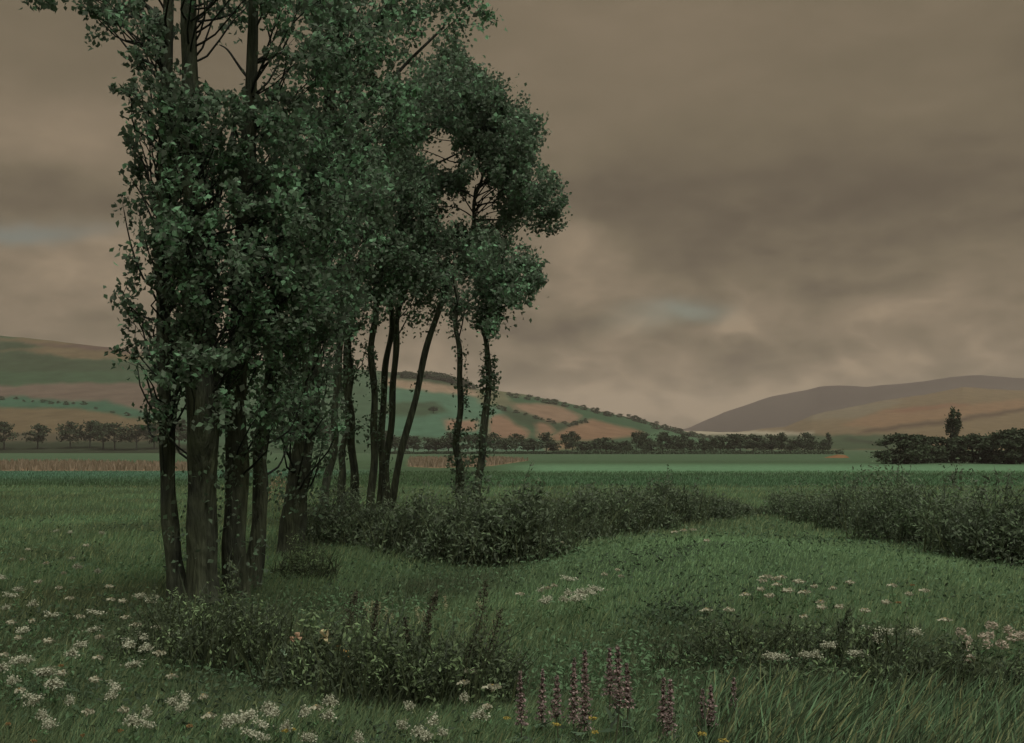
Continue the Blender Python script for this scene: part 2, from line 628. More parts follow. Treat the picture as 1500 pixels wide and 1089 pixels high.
ridge_fields = [([(1180, 560), (1520, 545), (1900, 560), (1900, 570), (1400, 562), (1200, 600)], fld(64, 56, 50))]
build_hill('hill', [(940, 646), (1010, 627), (1060, 604), (1130, 582), (1200, 567), (1230, 565), (1270, 567), (1330, 562), (1390, 553), (1440, 550), (1500, 555),
                    (1700, 560), (2000, 580), (2400, 600)],
           1900, 2900, 650, 940, 2300, 4, ridge_fields, fld(74, 66, 58), rows=40)
right_fields = [
    ([(1180, 606), (1290, 588), (1330, 586), (1260, 612), (1180, 616)], fld(122, 110, 82)),
    ([(1230, 622), (1300, 600), (1380, 598), (1500, 584), (1900, 560), (1900, 590), (1500, 600), (1380, 614), (1280, 628)], fld(134, 104, 70)),
    ([(1290, 604), (1340, 596), (1420, 590), (1420, 594), (1330, 604)], fld(128, 90, 62)),
    ([(1260, 632), (1320, 622), (1400, 613), (1500, 597), (1900, 570), (1900, 577), (1500, 603), (1400, 619), (1320, 629), (1260, 636)], fld(92, 74, 54)),
    ([(1000, 630), (1190, 634), (1190, 642), (1000, 640)], fld(170, 158, 126)),
    ([(1000, 638), (1330, 637), (1330, 660), (1000, 660)], fld(66, 84, 54)),
    ([(1240, 642), (1300, 650), (1300, 654), (1240, 646)], fld(50, 58, 40)),
]
build_hill('hill', [(1000, 632), (1080, 633), (1150, 626), (1190, 608), (1280, 590), (1350, 579), (1410, 568), (1450, 570), (1500, 573),
                    (1600, 580), (1800, 596), (2000, 610), (2300, 640)],
           640, 1500, 662, 1000, 2250, 2.6, right_fields, fld(120, 102, 70), rows=70)


# ------------------------------------------------------------------ the grove
BARK_D, BARK_L = rgb(48, 51, 44, 0.84), rgb(72, 77, 58, 0.84)
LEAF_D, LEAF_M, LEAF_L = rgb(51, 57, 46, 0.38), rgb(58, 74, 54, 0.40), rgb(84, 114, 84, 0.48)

GAPS = [
    [(262, 30), (290, 18), (322, 40), (350, 88), (398, 62), (392, 130), (345, 134), (300, 104), (270, 96)],
    [(632, 202), (655, 194), (672, 210), (664, 240), (642, 250), (624, 230)],
    [(684, 250), (704, 246), (728, 268), (722, 312), (700, 312), (692, 290)],
    [(652, 290), (676, 284), (690, 312), (664, 332), (650, 316)],
    [(618, 40), (640, 52), (640, 84), (612, 72)],
    [(740, 338), (820, 346), (800, 372), (752, 358)],
]


def sample_blobs(poly, r, n, rng, gaps=True):
    poly = np.asarray(poly, float)
    lo, hi = poly.min(0), poly.max(0)
    pts = []
    tries = 0
    while len(pts) < n and tries < 40000:
        tries += 1
        q = lo + rng.random(2) * (hi - lo)
        if not inpoly(poly, q[0:1], q[1:2])[0]: continue
        if gaps and any(abs(q[0] - g_[0][0]) < 160 and abs(q[1] - g_[0][1]) < 160 and inpoly(g_, q[0:1] + dx, q[1:2] + dy)[0] for g_ in GAPS for dx, dy in ((0, 0), (15, 0), (-15, 0), (0, 15), (0, -15))): continue
        if pts and min((q[0] - p[0]) ** 2 + (q[1] - p[1]) ** 2 for p in pts[-60:]) < (r * 0.35) ** 2: continue
        pts.append(q)
    return np.array(pts)


def limb_path(a, b, rng, n=9, sag=0.12):
    a = np.asarray(a, float)
    b = np.asarray(b, float)
    L = np.linalg.norm(b - a)
    m1 = a + (b - a) * 0.35 + rng.normal(size=3) * L * 0.05 + np.array([0, 0, -sag * L])
    m2 = a + (b - a) * 0.7 + rng.normal(size=3) * L * 0.05 + np.array([0, 0, -sag * L * 0.4])
    return spline([a, m1, m2, b], n)


def make_tree(label, path, widths, polys, seed, r_px=26, per=80, density=1.0, leaf=0.078, dsd=0.8, limbs=(), ivy=(), light=0.16, dens=(), ysink=0.0, base_h=None):
    """path: trunk centre line as photograph pixels, base first; widths: px; polys: crown outlines; limbs: branch lines"""
    rng = np.random.default_rng(seed)
    if base_h is None:
        b = at(path[0][0], path[0][1])
    else:
        q = P(path[0][0], path[0][1], base_h)
        b = np.array([q[0], base_h, ground(q[0], base_h)])
    Y = b[1]
    root = thing('tree', b, label, 'tree')
    n = len(path)
    ty = np.cumsum(rng.normal(size=n) * 0.06)
    ty -= ty[0]
    pts = [P(p[0], p[1], Y + ty[i]) for i, p in enumerate(path)]
    pts[0][2] = ground(b[0], b[1]) - 0.05
    pts = spline(pts, 60)
    if Y > 23:                                     # the thin stems are crooked
        kk = np.linspace(0, 1, 60)
        pts[:, 0] += 0.05 * np.sin(kk * 13 + seed * 1.9) * np.sin(kk * 3.1) + 0.025 * np.sin(kk * 31 + seed)
    wi = np.interp(np.linspace(0, n - 1, 60), np.arange(n), widths) * Y / F * (0.5 if Y < 23 else 0.385)
    flare = 1 + 0.32 * np.exp(-np.arange(60) / 60 * (pts[-1][2] - pts[0][2]) / 0.22)
    g = Geo()
    tcol = mixc(BARK_D, BARK_L, np.clip(0.45 + 0.5 * wob(np.arange(60 * 14 + 1) * 0.7, np.arange(60 * 14 + 1) / 14 * 0.3, 1, seed), 0, 1))
    tube(g, pts, wi * flare, 14, tcol, 0.16, seed)
    g.build('trunk', M_BARK, root, b, True)
    ppx = CX + pts[:, 0] / pts[:, 1] * F
    ppy = HOR - (pts[:, 2] - EYE) / pts[:, 1] * F
    for lp in limbs:
        q = [P(p[0], p[1], Y + ty[-1] * 0.5 + (0.25 * k if k else 0)) for k, p in enumerate(lp[0])]
        g = Geo()
        lw = np.linspace(lp[1], lp[1] * 0.35, 26) * Y / F * 0.5
        tube(g, spline(q, 26), lw, 8, BARK_D, 0.12, seed)
        g.build('limb', M_BARK, root, b, True)
    # crown: sprays of leaves on twigs
    g = Geo()
    for pi, poly in enumerate(polys):
        pa = np.asarray(poly, float)
        area = 0.5 * abs(np.dot(pa[:, 0], np.roll(pa[:, 1], 1)) - np.dot(pa[:, 1], np.roll(pa[:, 0], 1)))
        nb = int(area / (math.pi * r_px * r_px) * 4.2 * density * (dens[pi] if pi < len(dens) else 1.0))
        blobs = sample_blobs(poly, r_px, nb, rng)
        for q in blobs:
            dy = float(np.clip(rng.normal() * dsd, -2.2 * dsd, 2.2 * dsd))
            q = q + rng.normal(size=2) * r_px * 0.25
            c = P(q[0], q[1], Y + dy)
            R = r_px * (Y + dy) / F * rng.uniform(0.65, 1.25)
            # the twig that carries this spray
            cand = np.argmin(np.abs(ppy - (q[1] + (rng.uniform(40, 130) if Y < 23 else rng.uniform(0, 60)))))
            a = pts[min(cand, 56)]
            if np.linalg.norm(a - c) < 0.35 * Y / 4 and (Y < 23 or rng.random() < 0.3):
                lp_ = limb_path(a, c, rng, 7, 0.10 if Y < 23 else -0.05)
                tube(g, lp_, np.linspace(0.010, 0.0035, 7) * (Y / 8 if Y < 23 else 1.9), 4, BARK_D)
            R *= rng.lognormal(0, 0.25)
            m = int(per * rng.uniform(0.5, 1.3))
            ax = unit(c - a + rng.normal(size=3) * 0.5 * np.linalg.norm(c - a) + np.array([0, 0, -0.15 if c[2] < a[2] + 1 else 0.1]))
            along = rng.beta(1.3, 1.6, m) * 2.6 - 1.3
            d = rng.normal(size=(m, 3)) * (0.40 - 0.12 * np.abs(along))[:, None] + ax * along[:, None]
            C = c + d * R
            tube(g, [c - ax * R * 1.0, c, c + ax * R * 1.1], np.linspace(0.0035, 0.0012, 3) * (Y / 8 if Y < 23 else 2.2), 3, BARK_D)
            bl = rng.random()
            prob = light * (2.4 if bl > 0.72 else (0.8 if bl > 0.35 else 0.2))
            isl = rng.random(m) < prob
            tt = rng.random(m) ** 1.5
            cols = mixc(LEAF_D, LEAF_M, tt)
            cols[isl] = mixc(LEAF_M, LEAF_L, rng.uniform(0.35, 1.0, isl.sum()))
            leaf_cards(g, C, leaf, cols, rng)
    if g.n: g.build('crown', M_LEAF, root, b)
    for (i0, i1, cnt) in ivy:
        g = Geo()
        kc = rng.uniform(i0, i1, max(4, cnt // 26)) * 59
        k = np.clip(kc[rng.integers(len(kc), size=cnt)] + rng.normal(size=cnt) * 0.9, 0, 58.9)
        ki = k.astype(int)
        th = (kc[np.argmin(np.abs(k[:, None] - kc[None]), 1)] * 2.4) + rng.normal(size=cnt) * 1.1
        rr = wi[ki] * rng.uniform(0.95, 1.9, cnt) + 0.01
        blotch = 1 + 1.1 * rng.random(cnt)
        C = pts[ki] + np.stack([np.cos(th) * rr * blotch, np.sin(th) * rr * blotch, rng.normal(size=cnt) * 0.05], 1)
        cols = mixc(LEAF_D, LEAF_M, rng.random(cnt))
        leaf_cards(g, C, leaf * 0.85, cols, rng)
        g.build('ivy', M_LEAF, root, b)
    return root


def build_grove():
    # the four near trunks on the left
    make_tree('slim straight tree at the left edge of the grove, bare dark trunk', [(264, 884), (253, 800), (246, 710), (243, 600), (240, 480), (238, 330), (242, 180), (246, 30), (250, -120)],
              [30, 24, 22, 22, 20, 18, 17, 15, 12],
              [[(205, 60), (182, 130), (198, 188), (166, 205), (188, 262), (170, 300), (200, 352), (178, 400), (168, 440), (188, 500), (184, 565), (222, 612), (244, 600),
                (240, 420), (235, 240), (236, 120), (250, 40), (250, -60), (170, -40)],
               [(236, 110), (262, 100), (300, 120), (305, 480), (275, 560), (255, 640), (236, 610), (238, 420), (232, 240)],
               [(40, -60), (200, -60), (180, 20), (150, 52), (118, 38), (90, 10), (45, 4)]],
              1, r_px=20, per=52, density=1.0, dens=(0.62, 0.9, 0.8), dsd=0.55, limbs=[([(244, 42), (225, 18), (190, -6), (120, -30)], 9), ([(240, 90), (232, 60), (226, 10)], 6)], light=0.08)
    make_tree('thickest trunk of the grove, broad grey-brown bark, second from the left', [(300, 888), (296, 800), (295, 700), (297, 600), (290, 480), (284, 330), (280, 180), (277, 40), (276, -120)],
              [50, 44, 41, 45, 40, 32, 26, 22, 16],
              [[(232, 130), (420, 150), (450, 300), (430, 480), (372, 540), (300, 560), (262, 520), (240, 420)], [(255, -80), (420, -80), (410, 40), (350, 30), (300, 12), (262, 10)], [(240, 500), (330, 520), (334, 600), (318, 636), (300, 590), (268, 560), (250, 640), (226, 610)], [(300, 540), (350, 540), (345, 650), (318, 660)]],
              2, r_px=25, per=88, density=1.0, dens=(1.0, 0.9, 0.6, 0.7), dsd=0.7, light=0.18, ivy=[(0.1, 0.5, 200)], limbs=[([(288, 420), (310, 330), (330, 240), (350, 160)], 14)])
    make_tree('ivy-flecked trunk third from the left with pale leaf tufts up its bark', [(347, 880), (342, 800), (347, 700), (346, 600), (350, 480), (358, 330), (364, 200), (370, 80), (376, -120)],
              [38, 32, 33, 31, 28, 25, 20, 15, 10],
              [[(330, 120), (500, 90), (520, 300), (500, 470), (440, 520), (400, 500), (372, 470), (340, 380)], [(322, 560), (338, 480), (390, 490), (408, 560), (392, 640), (345, 620)],
               [(390, -80), (560, -80), (560, 90), (420, 110), (398, 50)]],
              3, r_px=27, per=80, density=0.95, dsd=0.8, light=0.2, ivy=[(0.05, 0.5, 420)], limbs=[([(366, 118), (352, 100), (334, 74), (322, 66)], 5), ([(352, 420), (380, 340), (410, 280), (440, 220)], 12)])
    make_tree('slender dark trunk with a kink at its middle, fourth from the left', [(362, 866), (376, 800), (382, 720), (381, 660), (391, 600), (396, 520), (402, 440), (420, 300), (440, 150)],
              [34, 24, 21, 21, 15, 13, 12, 10, 8],
              [[(380, 200), (540, 180), (560, 330), (540, 450), (470, 500), (400, 470)], [(395, 480), (450, 470), (452, 580), (428, 640), (400, 620)]],
              4, r_px=26, per=75, density=0.8, dsd=0.9, light=0.22)
    make_tree('stout trunk leaning to the right in the middle of the grove', [(424, 816), (432, 740), (441, 680), (452, 610), (456, 540), (460, 460), (470, 300), (484, 140), (500, -100)],
              [40, 33, 30, 30, 27, 24, 20, 16, 12],
              [[(430, -80), (640, -80), (736, -60), (728, 8), (700, 36), (650, 50), (615, 84), (640, 120), (640, 200), (600, 260), (560, 330), (520, 380), (450, 330), (430, 180)],
               [(430, 400), (520, 370), (530, 450), (500, 500), (440, 520)], [(430, 500), (490, 500), (492, 600), (474, 690), (440, 640), (420, 580)], [(380, 470), (450, 480), (440, 600), (400, 640), (385, 560)]],
              5, r_px=25, per=80, density=1.0, leaf=0.10, dsd=1.1, light=0.2, ivy=[(0.1, 0.55, 520)], limbs=[([(474, 270), (520, 190), (580, 110), (650, 40)], 10)])
    # the farther, thinner stems
    make_tree('thin wavy stem just right of the stout leaning trunk', [(468, 762), (480, 700), (491, 625), (497, 540), (503, 460), (512, 360), (530, 240)], [19, 15, 13, 13, 13, 11, 8],
              [[(470, 250), (600, 230), (610, 380), (570, 440), (505, 470), (470, 420)]], 6, r_px=22, per=95, density=1.2, leaf=0.11, dsd=1.3, light=0.14, ivy=[(0.1, 0.75, 260)], base_h=27)
    make_tree('short thin stem with a fork, behind the wavy one', [(499, 766), (501, 700), (506, 640), (511, 560), (516, 480), (530, 380)], [17, 14, 11, 11, 9, 7],
              [[(480, 450), (540, 440), (548, 500), (525, 560), (500, 640), (484, 620)]], 7, r_px=20, per=40, density=0.6, leaf=0.11, dsd=1.0, light=0.14, base_h=28, ivy=[(0.1, 0.8, 200)])
    make_tree('paler curved stem bending left as it rises beside the paired poles', [(524, 764), (519, 690), (511, 610), (508, 540), (515, 460), (530, 360)], [18, 15, 13, 11, 9, 7],
              [[(500, 420), (570, 400), (570, 460), (520, 490)]], 8, r_px=20, per=40, density=0.6, leaf=0.11, dsd=1.0, light=0.14, base_h=29, ivy=[(0.3, 0.8, 160)])
    make_tree('dark upright pole, left one of the close pair', [(543, 768), (546, 680), (547, 590), (548, 500), (552, 430), (560, 330), (572, 220)], [16, 14, 13, 12, 11, 9, 7],
              [[(500, 180), (620, 110), (650, 190), (640, 300), (600, 400), (540, 430)]], 9, r_px=22, per=95, density=1.2, leaf=0.11, dsd=1.4, light=0.14, ivy=[(0.1, 0.7, 220)], base_h=28)
    make_tree('dark upright pole, right one of the close pair', [(556, 768), (558, 680), (563, 590), (570, 500), (573, 430), (585, 330), (600, 230)], [14, 13, 12, 11, 10, 8, 6],
              [[(540, 330), (640, 300), (650, 400), (600, 440), (550, 440)]], 10, r_px=21, per=90, density=1.2, leaf=0.11, dsd=1.3, light=0.12, base_h=29.5, ivy=[(0.15, 0.7, 130)])
    make_tree('greyish stem curving right behind the paired poles', [(566, 768), (567, 680), (573, 590), (582, 500), (590, 430), (610, 340), (640, 240)], [14, 13, 12, 12, 9, 7, 5],
              [[(570, 400), (640, 380), (660, 430), (620, 475), (575, 455)]], 12, r_px=20, per=80, density=1.2, leaf=0.11, dsd=1.2, light=0.12, base_h=31, ivy=[(0.3, 0.8, 160)])
    make_tree('long stem leaning far right, forked top under the outer crown', [(566, 764), (584, 680), (604, 595), (624, 522), (645, 452), (668, 390), (690, 332), (697, 290), (710, 250), (730, 190)],
              [15, 13, 12, 12, 11, 10, 8, 6, 5, 4],
              [[(640, 64), (668, 72), (690, 95), (722, 108), (724, 142), (710, 155), (760, 158), (790, 190), (793, 236), (822, 286), (812, 334), (770, 340), (740, 338), (725, 300),
                (735, 260), (700, 240), (660, 200), (600, 190), (590, 120)],
               [(600, 320), (640, 334), (690, 325), (745, 345), (730, 385), (690, 405), (660, 408), (610, 432), (580, 400)], [(580, 230), (650, 255), (655, 300), (600, 325)], [(655, 120), (740, 140), (770, 200), (760, 300), (735, 320), (728, 262), (690, 235), (668, 195)], [(648, 246), (694, 240), (704, 272), (682, 298), (654, 284)]],
              13, r_px=20, per=120, density=1.75, leaf=0.115, dsd=1.4, light=0.07, base_h=28,
              limbs=[([(697, 300), (695, 285), (704, 268), (722, 262)], 4), ([(697, 308), (706, 300), (722, 296)], 4), ([(694, 322), (712, 322), (740, 320), (770, 300)], 4),
                     ([(600, 262), (625, 246), (652, 234), (690, 215)], 5)], ivy=[(0.2, 0.62, 170)])
    make_tree('slim stem with a leafy waist, left of the two standing apart', [(676, 772), (674, 700), (671, 640), (672, 560), (671, 490), (669, 440), (665, 380)], [17, 16, 12, 11, 9, 8, 6],
              [[(640, 400), (700, 395), (705, 440), (680, 470), (655, 460), (640, 430)]], 14, r_px=17, per=60, density=1.0, leaf=0.105, dsd=0.9, light=0.12, ivy=[(0.12, 0.85, 560)], base_h=25)
    make_tree('ivy-wrapped stem with a bend near its top, rightmost of the grove', [(697, 776), (702, 700), (708, 640), (712, 560), (716, 510), (707, 470), (716, 440), (724, 400), (735, 350)],
              [17, 14, 15, 12, 10, 9, 8, 7, 5],
              [[(690, 372), (735, 345), (790, 366), (794, 392), (782, 436), (752, 440), (735, 452), (712, 460), (695, 420)], [(700, 440), (740, 440), (728, 480), (704, 476)]],
              15, r_px=18, per=110, density=1.5, leaf=0.105, dsd=1.1, light=0.12, ivy=[(0.1, 0.42, 560), (0.42, 0.75, 330)], base_h=24)


build_grove()


# ------------------------------------------------------------------ hedges, shrubs and weeds
def shrub_mesh(w, d, h, n, leaf, seed, cols=(LEAF_D, LEAF_M, LEAF_L), light=0.06, stems=9, sprigs=8):
    """leafy bush about its base: (foliage Geo, stems Geo)"""
    rng = np.random.default_rng(seed)
    g, s = Geo(), Geo()
    k = max(10, n // 45)
    cs = []
    for _ in range(k):
        a, r = rng.uniform(0, 2 * math.pi), math.sqrt(rng.random())
        zz = rng.uniform(0.03, 1.0)
        sh = math.sqrt(max(0.08, 1 - (zz - 0.3) ** 2 * 1.7))
        rag = 0.72 + 0.28 * math.sin(a * 2 + seed) * math.cos(a * 3 + seed * 1.3) + 0.12 * math.sin(a * 7 + seed)
        cs.append([math.cos(a) * r * w * 0.5 * sh, math.sin(a) * r * d * 0.5 * sh, zz * h * rng.uniform(0.6, 1.0) * rag])
    cs = np.array(cs)
    m = n // k
    for c in cs:
        C = c + rng.normal(size=(m, 3)) * np.array([w * 0.09, d * 0.09, h * 0.09])
        C[:, 2] = np.maximum(C[:, 2], 0.03)
        col = mixc(cols[0], cols[1], rng.random(m))
        if rng.random() < 0.35:
            l = rng.random(m) < light * 3
            col[l] = mixc(cols[1], cols[2], rng.random(l.sum()))
        leaf_cards(g, C, leaf, col, rng, droop=-0.3, aspect=0.38)
    for i in range(stems):
        c = cs[rng.integers(len(cs))]
        p = limb_path((c[0] * 0.15, c[1] * 0.15, -0.03), c, rng, 8, 0.05)
        tube(s, p, np.linspace(0.012, 0.004, 8) * max(h, 0.5), 5, BARK_D)
    for i in range(sprigs):                       # upright shoots that break the outline
        c = cs[rng.integers(len(cs))] * np.array([1, 1, 1.0])
        top = c + np.array([rng.normal() * 0.06 + 0.10, rng.normal() * 0.05, rng.uniform(0.12, 0.5)]) * h
        p = limb_path(c, top, rng, 6, 0.0)
        tube(s, p, np.linspace(0.006, 0.002, 6) * max(h, 0.5), 4, LEAF_D)
        t = rng.uniform(0.2, 1.0, 16)
        C = c + (top - c) * t[:, None] + rng.normal(size=(16, 3)) * 0.025 * h
        leaf_cards(g, C, leaf * 0.9, mixc(cols[0], cols[1], rng.random(16)), rng, droop=-0.8, aspect=0.4)
    return g, s


def reed_mesh(w, d, h, n, seed, lean=0.3, cd=rgb(48, 55, 40, 0.75), cl=rgb(74, 82, 55, 0.7)):
    rng = np.random.default_rng(seed)
    g = Geo()
    a = rng.uniform(0, 2 * math.pi, n)
    r = np.sqrt(rng.random(n))
    B = np.stack([np.cos(a) * r * w * 0.5, np.sin(a) * r * d * 0.5, np.full(n, -0.03)], 1)
    hh = h * rng.uniform(0.25, 1.05, n) * (1 - 0.35 * r)
    L = np.stack([rng.normal(size=n) * 0.38 + lean * 1.5 * rng.random(n), rng.normal(size=n) * 0.3], 1) * hh[:, None]
    cols = mixc(cd, cl, rng.random(n) ** 2)
    blades(g, B, hh, rng.uniform(0.010, 0.022, n) * (0.6 + h * 0.5), L, cols, rng)
    return g


def shrub(name, px, py, wpx, hpx, label, cat='shrub', group=None, seed=0, n=900, leaf=0.07, reeds=0, depth=None, light=0.06, sprigs=8, cols=(LEAF_D, LEAF_M, LEAF_L), lean=0.3, Y=None):
    b = at(px, py) if Y is None else np.array([(px - CX) / F * Y, Y, ground((px - CX) / F * Y, Y)])
    s = b[1] / F
    w, h = wpx * s, hpx * s
    d = depth or min(w, 1.6)
    root = thing(name, b, label, cat, group)
    g, st = shrub_mesh(w, d, h, n, leaf, seed, cols, light, sprigs=sprigs)
    g.build('foliage', M_LEAF, root)
    st.build('stems', M_BARK, root)
    if reeds:
        reed_mesh(w * 1.1, d * 1.1, h * 1.12, reeds, seed + 50, lean).build('grass_blades', M_GRASS, root)
    return root


HEDGE_COLS = (rgb(50, 55, 44, 0.36), rgb(60, 70, 50, 0.36), rgb(84, 100, 70, 0.7))


WEED_COLS = (rgb(50, 56, 43, 0.5), rgb(66, 76, 52, 0.5), rgb(100, 118, 80, 0.55))


def build_hedges():
    left = [   # px, base py, width px, height px, label
        (480, 796, 90, 90, 'dark shaded bush at the foot of the thin wavy stems'),
        (545, 800, 90, 80, 'dark bush under the close pair of upright poles'),
        (610, 812, 100, 105, 'reedy dark bush just right of the long leaning stem'),
        (668, 818, 90, 110, 'grassy bush in front of the slim stem with a leafy waist'),
        (722, 822, 100, 115, 'tall grassy bush right of the ivy-wrapped stem, darkest at its foot'),
        (775, 820, 90, 112, 'grassy bush at the left end of the mound, plumes leaning right'),
        (830, 800, 95, 96, 'reedy bush second along the mound edge, with dark hollow below'),
        (885, 786, 90, 84, 'reedy bush at the middle of the hedge left of the mound top'),
        (938, 776, 80, 74, 'bush with pale blades before the highest tuft of the left hedge'),
        (985, 768, 70, 76, 'pointed dark bush that stands highest at the right of the left hedge'),
        (1032, 760, 70, 46, 'low bush near the right end of the left hedge'),
        (1075, 757, 46, 26, 'lowest small bush ending the left hedge by the pale flowers'),
    ]
    for i, (px, py, w, h, lb) in enumerate(left):
        shrub('bush', px, py, w * 1.3, h * 1.0, lb, 'bush', 'bushes of the hedge left of the mound', 100 + i, n=int(4200 if i > 1 else 2800), leaf=0.10, reeds=330, cols=HEDGE_COLS, light=0.16, lean=0.4, sprigs=16)
    right = [
        (1150, 757, 60, 36, 'smallest bush at the left tip of the right-hand hedge'),
        (1200, 766, 80, 56, 'low dark bush second from the tip of the right-hand hedge'),
        (1250, 778, 80, 78, 'bush with upright sprigs left of the dense dark one in the right-hand hedge'),
        (1308, 796, 90, 108, 'dense dark bush with spiky shoots at the middle of the right-hand hedge'),
        (1362, 808, 80, 105, 'bush with a paler gap in its leaves in the right-hand hedge'),
        (1412, 820, 90, 120, 'bush crowned by a feathery frond in the right-hand hedge'),
        (1465, 832, 90, 130, 'big dark bush next to the last one at the right edge'),
        (1520, 838, 90, 130, 'pale green bush cut by the right edge of the view'),
    ]
    for i, (px, py, w, h, lb) in enumerate(right):
        shrub('bush', px, py, w * 1.3, h * 1.12, lb, 'bush', 'bushes of the right-hand hedge', 130 + i, n=4200, leaf=0.085, reeds=110, cols=HEDGE_COLS, light=0.24, sprigs=22, lean=0.15)
    low = [
        (1062, 985, 190, 92, 'low dark shrub between the mound and the purple spikes'),
        (1165, 968, 130, 74, 'low shrub with pale tips above the tall bright grass'),
        (1250, 985, 170, 96, 'dark leafy shrub under the white flower cluster'),
        (1345, 1015, 200, 92, 'widest dark shrub in the right foreground'),
        (1460, 1020, 160, 72, 'dark shrub below the pink and white flowers at right'),
        (1140, 1020, 140, 66, 'small shrub behind the rightmost purple spike'),
    ]
    for i, (px, py, w, h, lb) in enumerate(low):
        shrub('shrub', px, py, w, h, lb, 'shrub', None, 160 + i, n=1300, leaf=0.05, reeds=300, cols=WEED_COLS, light=0.14, sprigs=16, depth=0.6)
    under = [
        (205, 975, 110, 84, 'leafy weed clump left of the first trunk base'),
        (255, 950, 120, 100, 'low leafy undergrowth right against the first trunk base'),
        (300, 985, 150, 141, 'leafy undergrowth in front of the thickest trunk'),
        (372, 990, 140, 148, 'undergrowth with broad green leaves under the kinked trunk'),
        (440, 1010, 130, 120, 'undergrowth with pale blooms right of the kinked trunk'),
        (445, 852, 90, 70, 'small dark bush at the foot of the stout leaning trunk'),
        (520, 1030, 130, 140, 'brown-green weed clump at the left of the seed heads'),
        (590, 1040, 130, 155, 'dense weed clump at the middle of the seed heads'),
        (660, 1040, 130, 150, 'dark weed clump under the two leaning plumes'),
        (718, 1035, 90, 120, 'narrow weed clump at the right end of the seed heads'),
    ]
    for i, (px, py, w, h, lb) in enumerate(under):
        shrub('undergrowth', px, py, w, h, lb, 'undergrowth', None, 180 + i, n=1700, leaf=0.05, reeds=190, cols=WEED_COLS, light=0.26, sprigs=30, depth=0.8, lean=0.15)


build_hedges()


def build_weeds():
    """tall dock and grass stalks that rise out of the weed clump"""
    rng = np.random.default_rng(77)
    docks = [
        ((524, 1010), (522, 868), 13, 60, 'dark dock stalk with a blunt upright plume, leftmost seed head'),
        ((560, 1030), (553, 880), 7, 70, 'thin brown seed stalk beside the pale grass tips'),
        ((615, 1040), (640, 866), 8, 70, 'thin dark seed stalk leaning right, left of the plumes'),
        ((600, 1030), (592, 905), 9, 50, 'short seed stalk in the middle of the weed clump'),
        ((668, 1040), (711, 850), 12, 130, 'tallest dark plume leaning right in the weed clump'),
        ((695, 1035), (735, 892), 11, 90, 'second leaning plume, right of the tallest one'),
    ]
    for i, (b, t, wp, hp, lb) in enumerate(docks):
        base = at(b[0], b[1])
        Y = base[1]
        top = P(t[0], t[1], Y)
        root = thing('dock_weed', base, lb, 'weed', 'seed stalks rising from the weed clump')
        pth = limb_path(base, top, rng, 14, 0.02)
        g = Geo()
        tube(g, pth, np.linspace(0.006, 0.0025, 14), 5, rgb(56, 54, 40, 0.5))
        g.build('stem', M_STEM, root, base)
        g = Geo()
        n = 360
        L = np.linalg.norm(top - base)
        f = hp * Y / F / L
        tt = 1 - f * rng.random(n) ** 0.9
        c = np.array([np.interp(tt, np.linspace(0, 1, 14), pth[:, k]) for k in range(3)]).T
        prof = np.sin(np.clip((1 - tt) / f, 0.04, 1) ** 0.7 * 2.6)
        c = c + rng.normal(size=(n, 3)) * (prof * wp * 0.45 * Y / F)[:, None]
        leaf_cards(g, c, 0.022, mixc(rgb(40, 40, 32, 0.5), rgb(62, 62, 46, 0.5), rng.random(n)), rng, droop=-0.6, aspect=0.6)
        g.build('seed_head', M_LEAF, root, base)
    # pale feathery grass heads
    for i, (px, py) in enumerate([(537, 884), (546, 880), (556, 884), (566, 892), (610, 890), (620, 896), (652, 872), (575, 900), (700, 880)]):
        base = at(px + rng.uniform(-4, 10), 1015)
        Y = base[1]
        top = P(px, py, Y)
        root = thing('feather_grass', base, 'pale feathery grass head among the dark seed stalks', 'grass stalk', 'pale grass heads in the weed clump')
        pth = limb_path(base, top, rng, 12, 0.0)
        g = Geo()
        tube(g, pth, np.linspace(0.003, 0.0012, 12), 4, rgb(92, 96, 68, 0.5))
        g.build('stem', M_STEM, root, base)
        g = Geo()
        n = 46
        tt = 1 - 0.16 * rng.random(n)
        c = np.array([np.interp(tt, np.linspace(0, 1, 12), pth[:, k]) for k in range(3)]).T + rng.normal(size=(n, 3)) * 0.008
        leaf_cards(g, c, 0.03, mixc(rgb(104, 104, 78, 0.6), rgb(136, 132, 102, 0.6), rng.random(n)), rng, droop=-1.2, aspect=0.2)
        g.build('seed_head', M_PETAL, root, base)
    # broad pale leaves
    for i, (b, t, w, lb) in enumerate([((527, 1038), (546, 990), 16, 'single broad pale leaf curling up below the weed clump'),
                                       ((548, 1020), (566, 1012), 14, 'small broad leaf lying beside the tall curled leaf')]):
        base = at(b[0], b[1])
        Y = base[1]
        top = P(t[0], t[1], Y)
        p = spline([base, base + (top - base) * 0.5 + np.array([-0.02, -0.03, 0.03]), top, top + np.array([0.04, -0.02, 0.0])], 14)
        ww = np.sin(np.linspace(0.12, 1, 14) * math.pi) * w * 0.5 * Y / F + 0.002
        V = np.concatenate([p + np.array([1, 0, 0.25]) * ww[:, None], p + np.array([0, 0.012, 0]), p - np.array([1, 0, 0.25]) * ww[:, None]])
        k = np.arange(13)
        Q = np.concatenate([np.stack([k, k + 1, k + 15, k + 14], -1), np.stack([k + 14, k + 15, k + 29, k + 28], -1)])
        g = Geo()
        g.add(V, Q, None, rgb(92, 122, 88, 0.7))
        o = g.build('broad_leaf', M_LEAF, None, base, True)
        o.location = [float(v) for v in base]
        tag(o, lb, 'leaf')


build_weeds()


